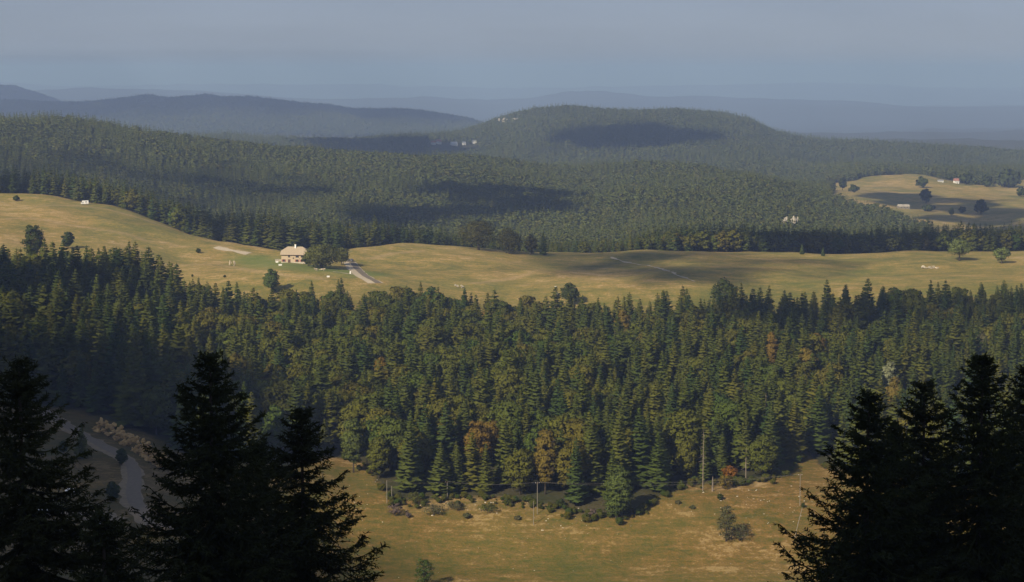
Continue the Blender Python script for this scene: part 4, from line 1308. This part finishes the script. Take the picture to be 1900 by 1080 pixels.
for a in ((733, 957, 24, 34, 'purple_twig', 'bare purplish thicket at the left corner of the wood edge'), (770, 938, 26, 40, 'olive_leaf', 'olive green bush right of the purplish thicket'),
          (757, 962, 12, 12, 'purple_twig', 'small bare bush in the grass below the olive green one'), (805, 956, 20, 52, 'grey_leaf', 'greyish bush on the soil bank'),
          (866, 962, 10, 22, 'grey_leaf', 'small greyish bush in the grass below the soil bank'), (845, 946, 14, 46, 'grey_leaf', 'low greyish bush under the pale straight pole'),
          (905, 950, 15, 46, 'olive_leaf', 'low green bush on the soil bank, left of the tall grey pole'), (960, 965, 7, 16, 'grey_leaf', 'tiny greyish bush left of the short brown pole'),
          (1040, 942, 18, 24, 'dark_leaf', 'dark bush at the wood edge right of the tall grey pole'), (1100, 958, 14, 22, 'purple_twig', 'bare bush left of the bright green bush'),
          (1336, 928, 12, 16, 'dark_leaf', 'small dark bush above the airy small tree'), (1285, 945, 5, 16, 'grey_leaf', 'tiny bush in the stony grass left of the airy tree'),
          (1258, 935, 6, 14, 'grey_leaf', 'tiny greyish bush near the wood edge in the stony grass'), (1490, 943, 10, 9, 'dark_leaf', 'small dark bush at the foot of the right meadow pole')):
    lone(a[0], a[1], a[2], a[3], a[4], 'shrub', a[5], 600, z0=0, lumps=14, leaves=80, leaf=.2, trunk=True, group='bushes along the wood edge', cat='shrub')
# left valley
lone(152, 850, 66, 34, 'spruce', 'spruce_tree', 'dark spruce standing on the near side of the valley road', 500, conifer=True)
lone(226, 864, 34, 26, 'dark_leaf', 'hazel_shrub', 'dark bushy tree on the inside of the valley road bend', 500, z0=.02)
lone(118, 842, 26, 20, 'dark_leaf', 'shrub', 'dark bush in the rough grass left of the valley road', 480, z0=0, cat='shrub')
lone(210, 930, 40, 30, 'dark_leaf', 'shrub', 'dark bush beside the footpath in the valley', 450, z0=0, cat='shrub')

# dead trees
def snag(px, py, hpx, label, y0=600, w=.2, twigs=30, top=None):
    p = hit(px, py, y0) if top is None else place_top(px, py - hpx, top)
    h = top or hpx * p[1] / F
    t = thing('dead_tree', label, 'dead tree', p, px * .37, None, 'dead trees in the wood')
    MB().tube([(0, 0, -.4), (.1, 0, h * .5), (0, .05, h)], [w, w * .75, w * .2], 8).build('trunk', M['dead_wood'], t)
    rr = random.Random(int(px)); b = MB()
    for k in range(twigs):
        z_ = h * rr.uniform(.35, .97); a = rr.uniform(0, 6.28); L = (1 - z_ / h) * 3.2 + .5
        b.tube([(0, 0, z_), (math.cos(a) * L * .6, math.sin(a) * L * .6, z_ - L * .12), (math.cos(a) * L, math.sin(a) * L, z_ - L * .3)], [.06, .045, .025], 4)
    b.build('branches', M['dead_wood'], t)
snag(1304, 911, 116, 'tall bare dead trunk at the wood edge left of the orange maple')
snag(1384, 889, 60, 'bare straight dead trunk at the wood edge right of the orange maple', twigs=8)
snag(1322, 912, 28, 'short broken dead trunk beside the tall bare one', twigs=4, w=.35)
snag(1421, 790, 60, 'bare brown dead spruce top above the right wood edge', top=25)
snag(1141, 655, 42, 'pale bare trunk in the dark gap of the upper wood', top=17, twigs=5, w=.3)
snag(1135, 655, 36, 'thin bare trunk left of the pale one in the dark gap', top=16, twigs=4, w=.2)
snag(680, 790, 24, 'thin pale dead stem near the bright green ash', top=20, twigs=12, w=.2)

# ------------------------------------------------------------------ far houses
def far_house(px, py, wpx, hpx, label, wall, roof_m, y0, rz=0.0, name='house'):
    p = hit(px, py, y0); k = p[1] / F
    W, H = wpx * k / 2, hpx * k
    t = thing(name, label, 'house', p, rz)
    D = W * .75; e = H * .55
    MB().box(-W, W, -D, D, -1.5, e).build('wall', wall, t)
    MB().poly([(-W - .4, -D - .5, e - .2), (W + .4, -D - .5, e - .2), (W + .4, D + .5, e - .2), (-W - .4, D + .5, e - .2), (-W - .4, 0, H), (W + .4, 0, H)],
              [(0, 1, 5, 4), (2, 3, 4, 5), (0, 4, 3), (1, 2, 5), (3, 2, 1, 0)]).build('roof', roof_m, t)
    for f in (-.55, 0, .55):
        MB().box(W * f - .5, W * f + .5, -D - .06, -D - .01, e * .35, e * .7).build('window', M['glass'], t)
    MB().box(W * .25 - .5, W * .25 + .5, -D - .07, -D - .012, -.3, e * .3).build('door', M['dark_wood'], t)
far_house(1774, 340, 9, 9, 'red roofed farm at the top of the far pasture', M['white'], M['roof_red'], 2900, .2)
far_house(1745, 337.5, 10, 4, 'low white building left of the red roofed farm', M['white'], M['metal'], 2900, -.1)
far_house(1676, 387, 20, 8, 'long pale roofed barn at the lower edge of the far pasture', M['grey_wood'], M['cliff'], 2200, .1, 'barn')
for a in ((804, 269, 8, 7, 'leftmost pale house of the far hamlet', 'roof_red'), (814, 267, 9, 8, 'second pale house from the left in the far hamlet', 'roof_red'),
          (842, 270, 12, 7, 'wide white house in the middle of the far hamlet', 'metal'), (861, 269, 6, 6, 'small pale house right of the wide white one', 'metal'),
          (880, 266, 8, 7, 'rightmost pale house of the far hamlet under the hill', 'metal')):
    far_house(*a[:5], M['white'], M[a[5]], ham[1] - 60, .3)

# ------------------------------------------------------------------ foreground spruces
def big_spruce_crown(name, H, seed, rad, fine_depth, m, k_spread=.62):
    """needle sprays on drooping, upturned boughs; fine near the top, coarser far down"""
    gg = np.random.default_rng(seed)
    P0 = []; P1 = []; W = []
    bough = MB()
    d = 0.12
    while d < H * .9:
        fine = d < fine_depth
        f = d / H
        L0 = min(rad, .22 + k_spread * d ** .92) * (1 if d < H * .75 else 1 - (d - H * .75) / (H * .25) * .5)
        n = int(gg.integers(5, 8)) if fine else 6
        a0 = gg.uniform(0, 6.28)
        for i in range(n):
            a = a0 + 6.283 * (i + gg.uniform(-.38, .38)) / n
            L = L0 * gg.uniform(.62, 1.16)
            zb = H - d + gg.uniform(-.16, .16)
            rise = np.interp(d, [0, 1.2, 4, 9], [.75, .30, -.02, -.22]) + gg.uniform(-.12, .12)
            tipup = gg.uniform(.12, .32) * min(1, d / 2.5)
            sag = gg.uniform(.15, .4) * min(1, d / 3)
            ca, sa = math.cos(a), math.sin(a)
            bend = gg.uniform(-.12, .12)
            def pt(t):
                r = L * t
                zz = zb + rise * r - sag * L * np.sin(np.pi * np.minimum(t, 1) * .8) * .6 + tipup * L * t ** 3
                return np.stack([ca * r - sa * bend * L * t * t, sa * r + ca * bend * L * t * t, zz], -1)
            ts = np.linspace(0, 1, 6); C = pt(ts)
            bough.tube([tuple(c) for c in C], [.012 + .016 * L * (1 - t) for t in ts], 4)
            nt_ = max(5, int(L / (.085 if fine else .17)))
            t = gg.uniform(.06, 1.0, nt_); t[0] = 1.0
            B = pt(t); T_ = pt(np.minimum(t + .03, 1.03)) - B; T_ /= np.linalg.norm(T_, axis=1)[:, None] + 1e-9
            side = np.where(np.arange(nt_) % 2 == 0, 1.0, -1.0)
            S = np.stack([-T_[:, 1], T_[:, 0], 0 * side], 1); S /= np.linalg.norm(S, axis=1)[:, None] + 1e-9
            ang = gg.uniform(.5, 1.15, nt_); ang[0] = 0
            tl = (.16 + .30 * L * np.sin(np.pi * np.clip(t * .82 + .14, 0, 1)) * .62) * gg.uniform(.55, 1.2, nt_)
            tl = np.clip(tl, .14, 1.15)
            D = T_ * np.cos(ang)[:, None] + S * (side * np.sin(ang))[:, None]
            D[:, 2] -= gg.uniform(.05, .55, nt_) * min(1, d / 3)
            D /= np.linalg.norm(D, axis=1)[:, None]
            E = B + D * tl[:, None]
            P0.append(B); P1.append(E); W.append(np.full(nt_, .035 if fine else .07))
            nb = 9 if fine else 5
            for q in range(nb):
                u = (q + gg.random(nt_)) / nb
                b0 = B + (E - B) * u[:, None]
                dd = D * gg.uniform(.35, .9, nt_)[:, None] + .75 * gg.normal(size=(nt_, 3)) * np.array([1, 1, .6])
                dd[:, 2] -= gg.uniform(0, .5, nt_) * min(1, d / 3)
                dd /= np.linalg.norm(dd, axis=1)[:, None]
                ll = gg.uniform(.09, .24, nt_) * (1 if fine else 1.7)
                P0.append(b0); P1.append(b0 + dd * ll[:, None]); W.append(gg.uniform(.018, .034, nt_) * (1 if fine else 2.0))
            # needles wrapped round the bough itself
            nb2 = nt_ * 2
            t2 = gg.uniform(.1, 1, nb2); b0 = pt(t2); dd = gg.normal(size=(nb2, 3)) * np.array([1, 1, .8]) + np.array([ca, sa, 0]) * .6
            dd /= np.linalg.norm(dd, axis=1)[:, None]
            P0.append(b0); P1.append(b0 + dd * gg.uniform(.08, .2, nb2)[:, None]); W.append(gg.uniform(.02, .035, nb2))
        d += (gg.uniform(.20, .34) if fine else gg.uniform(.5, .7)) * (0.8 if d < 1.5 else 1)
    # leader shoot
    n = 60
    zz = gg.uniform(H - .9, H, n); a = gg.uniform(0, 6.28, n)
    b0 = np.stack([0 * zz, 0 * zz, zz], 1); dd = np.stack([np.cos(a) * .6, np.sin(a) * .6, np.full(n, .6)], 1)
    P0.append(b0); P1.append(b0 + dd * .14); W.append(np.full(n, .03))
    P0 = np.concatenate(P0); P1 = np.concatenate(P1); W = np.concatenate(W)
    A = P1 - P0; r = gg.normal(size=A.shape); s = np.cross(A, r); s /= np.linalg.norm(s, axis=1)[:, None] + 1e-9
    mid_ = P0 + A * .45
    Vv = np.stack([P0, mid_ + s * W[:, None], P1, mid_ - s * W[:, None]], 1).reshape(-1, 3)
    n = len(P0)
    bv = np.array(bough.v); bq = [f for f in bough.f if len(f) == 4]
    q = np.concatenate([np.arange(4 * n).reshape(-1, 4), np.array(bq) + 4 * n])
    return mesh_np(name, np.concatenate([Vv, bv]), quads=q, mats=[m])

FG = [(36, 676, 70, 11, 'leftmost dark spruce silhouette in the left foreground', .66),
      (390, 662, 74, 12, 'tallest dark spruce silhouette in the left foreground', .58),
      (560, 768, 80, 13, 'dark spruce silhouette right of the tallest left foreground one', .54),
      (192, 962, 68, 14, 'low dark spruce top between the two big left foreground spruces', .55),
      (1612, 738, 76, 15, 'leftmost dark spruce silhouette of the right foreground group', .54),
      (1716, 716, 86, 16, 'broad dark spruce second from the left in the right foreground group', .66),
      (1824, 668, 78, 17, 'tallest dark spruce silhouette of the right foreground group', .53),
      (1912, 690, 84, 18, 'dark spruce cut by the right picture edge', .56),
      (1660, 800, 82, 19, 'dark spruce filling the gap between the two left ones of the right group', .56),
      (480, 830, 84, 20, 'dark spruce filling the gap between the two left foreground spruces', .56)]
for px, py, Yd, sd, lb, ks in FG:
    a, s = ray(px, py)
    xg = a * Yd; zg = float(ground(xg, Yd)); Hh = s * Yd - zg
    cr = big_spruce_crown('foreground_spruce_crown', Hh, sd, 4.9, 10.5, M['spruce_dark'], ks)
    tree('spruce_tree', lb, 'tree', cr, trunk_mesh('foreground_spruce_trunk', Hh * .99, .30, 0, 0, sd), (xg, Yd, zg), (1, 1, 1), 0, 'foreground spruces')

# ------------------------------------------------------------------ air
hb = MB(); hb.box(-34000, 34000, -700, 64000, -640, 85)
hm, t = mat('haze')
ho = t.nodes.new('ShaderNodeOutputMaterial'); pv = t.nodes.new('ShaderNodeVolumePrincipled')
pv.inputs['Color'].default_value = HAZE_COL
pv.inputs['Density'].default_value = HAZE_D
pv.inputs['Absorption Color'].default_value = HAZE_ABS
pv.inputs['Anisotropy'].default_value = HAZE_G
t.links.new(pv.outputs[0], ho.inputs['Volume'])
tag(hb.build('haze', hm), kind='stuff')
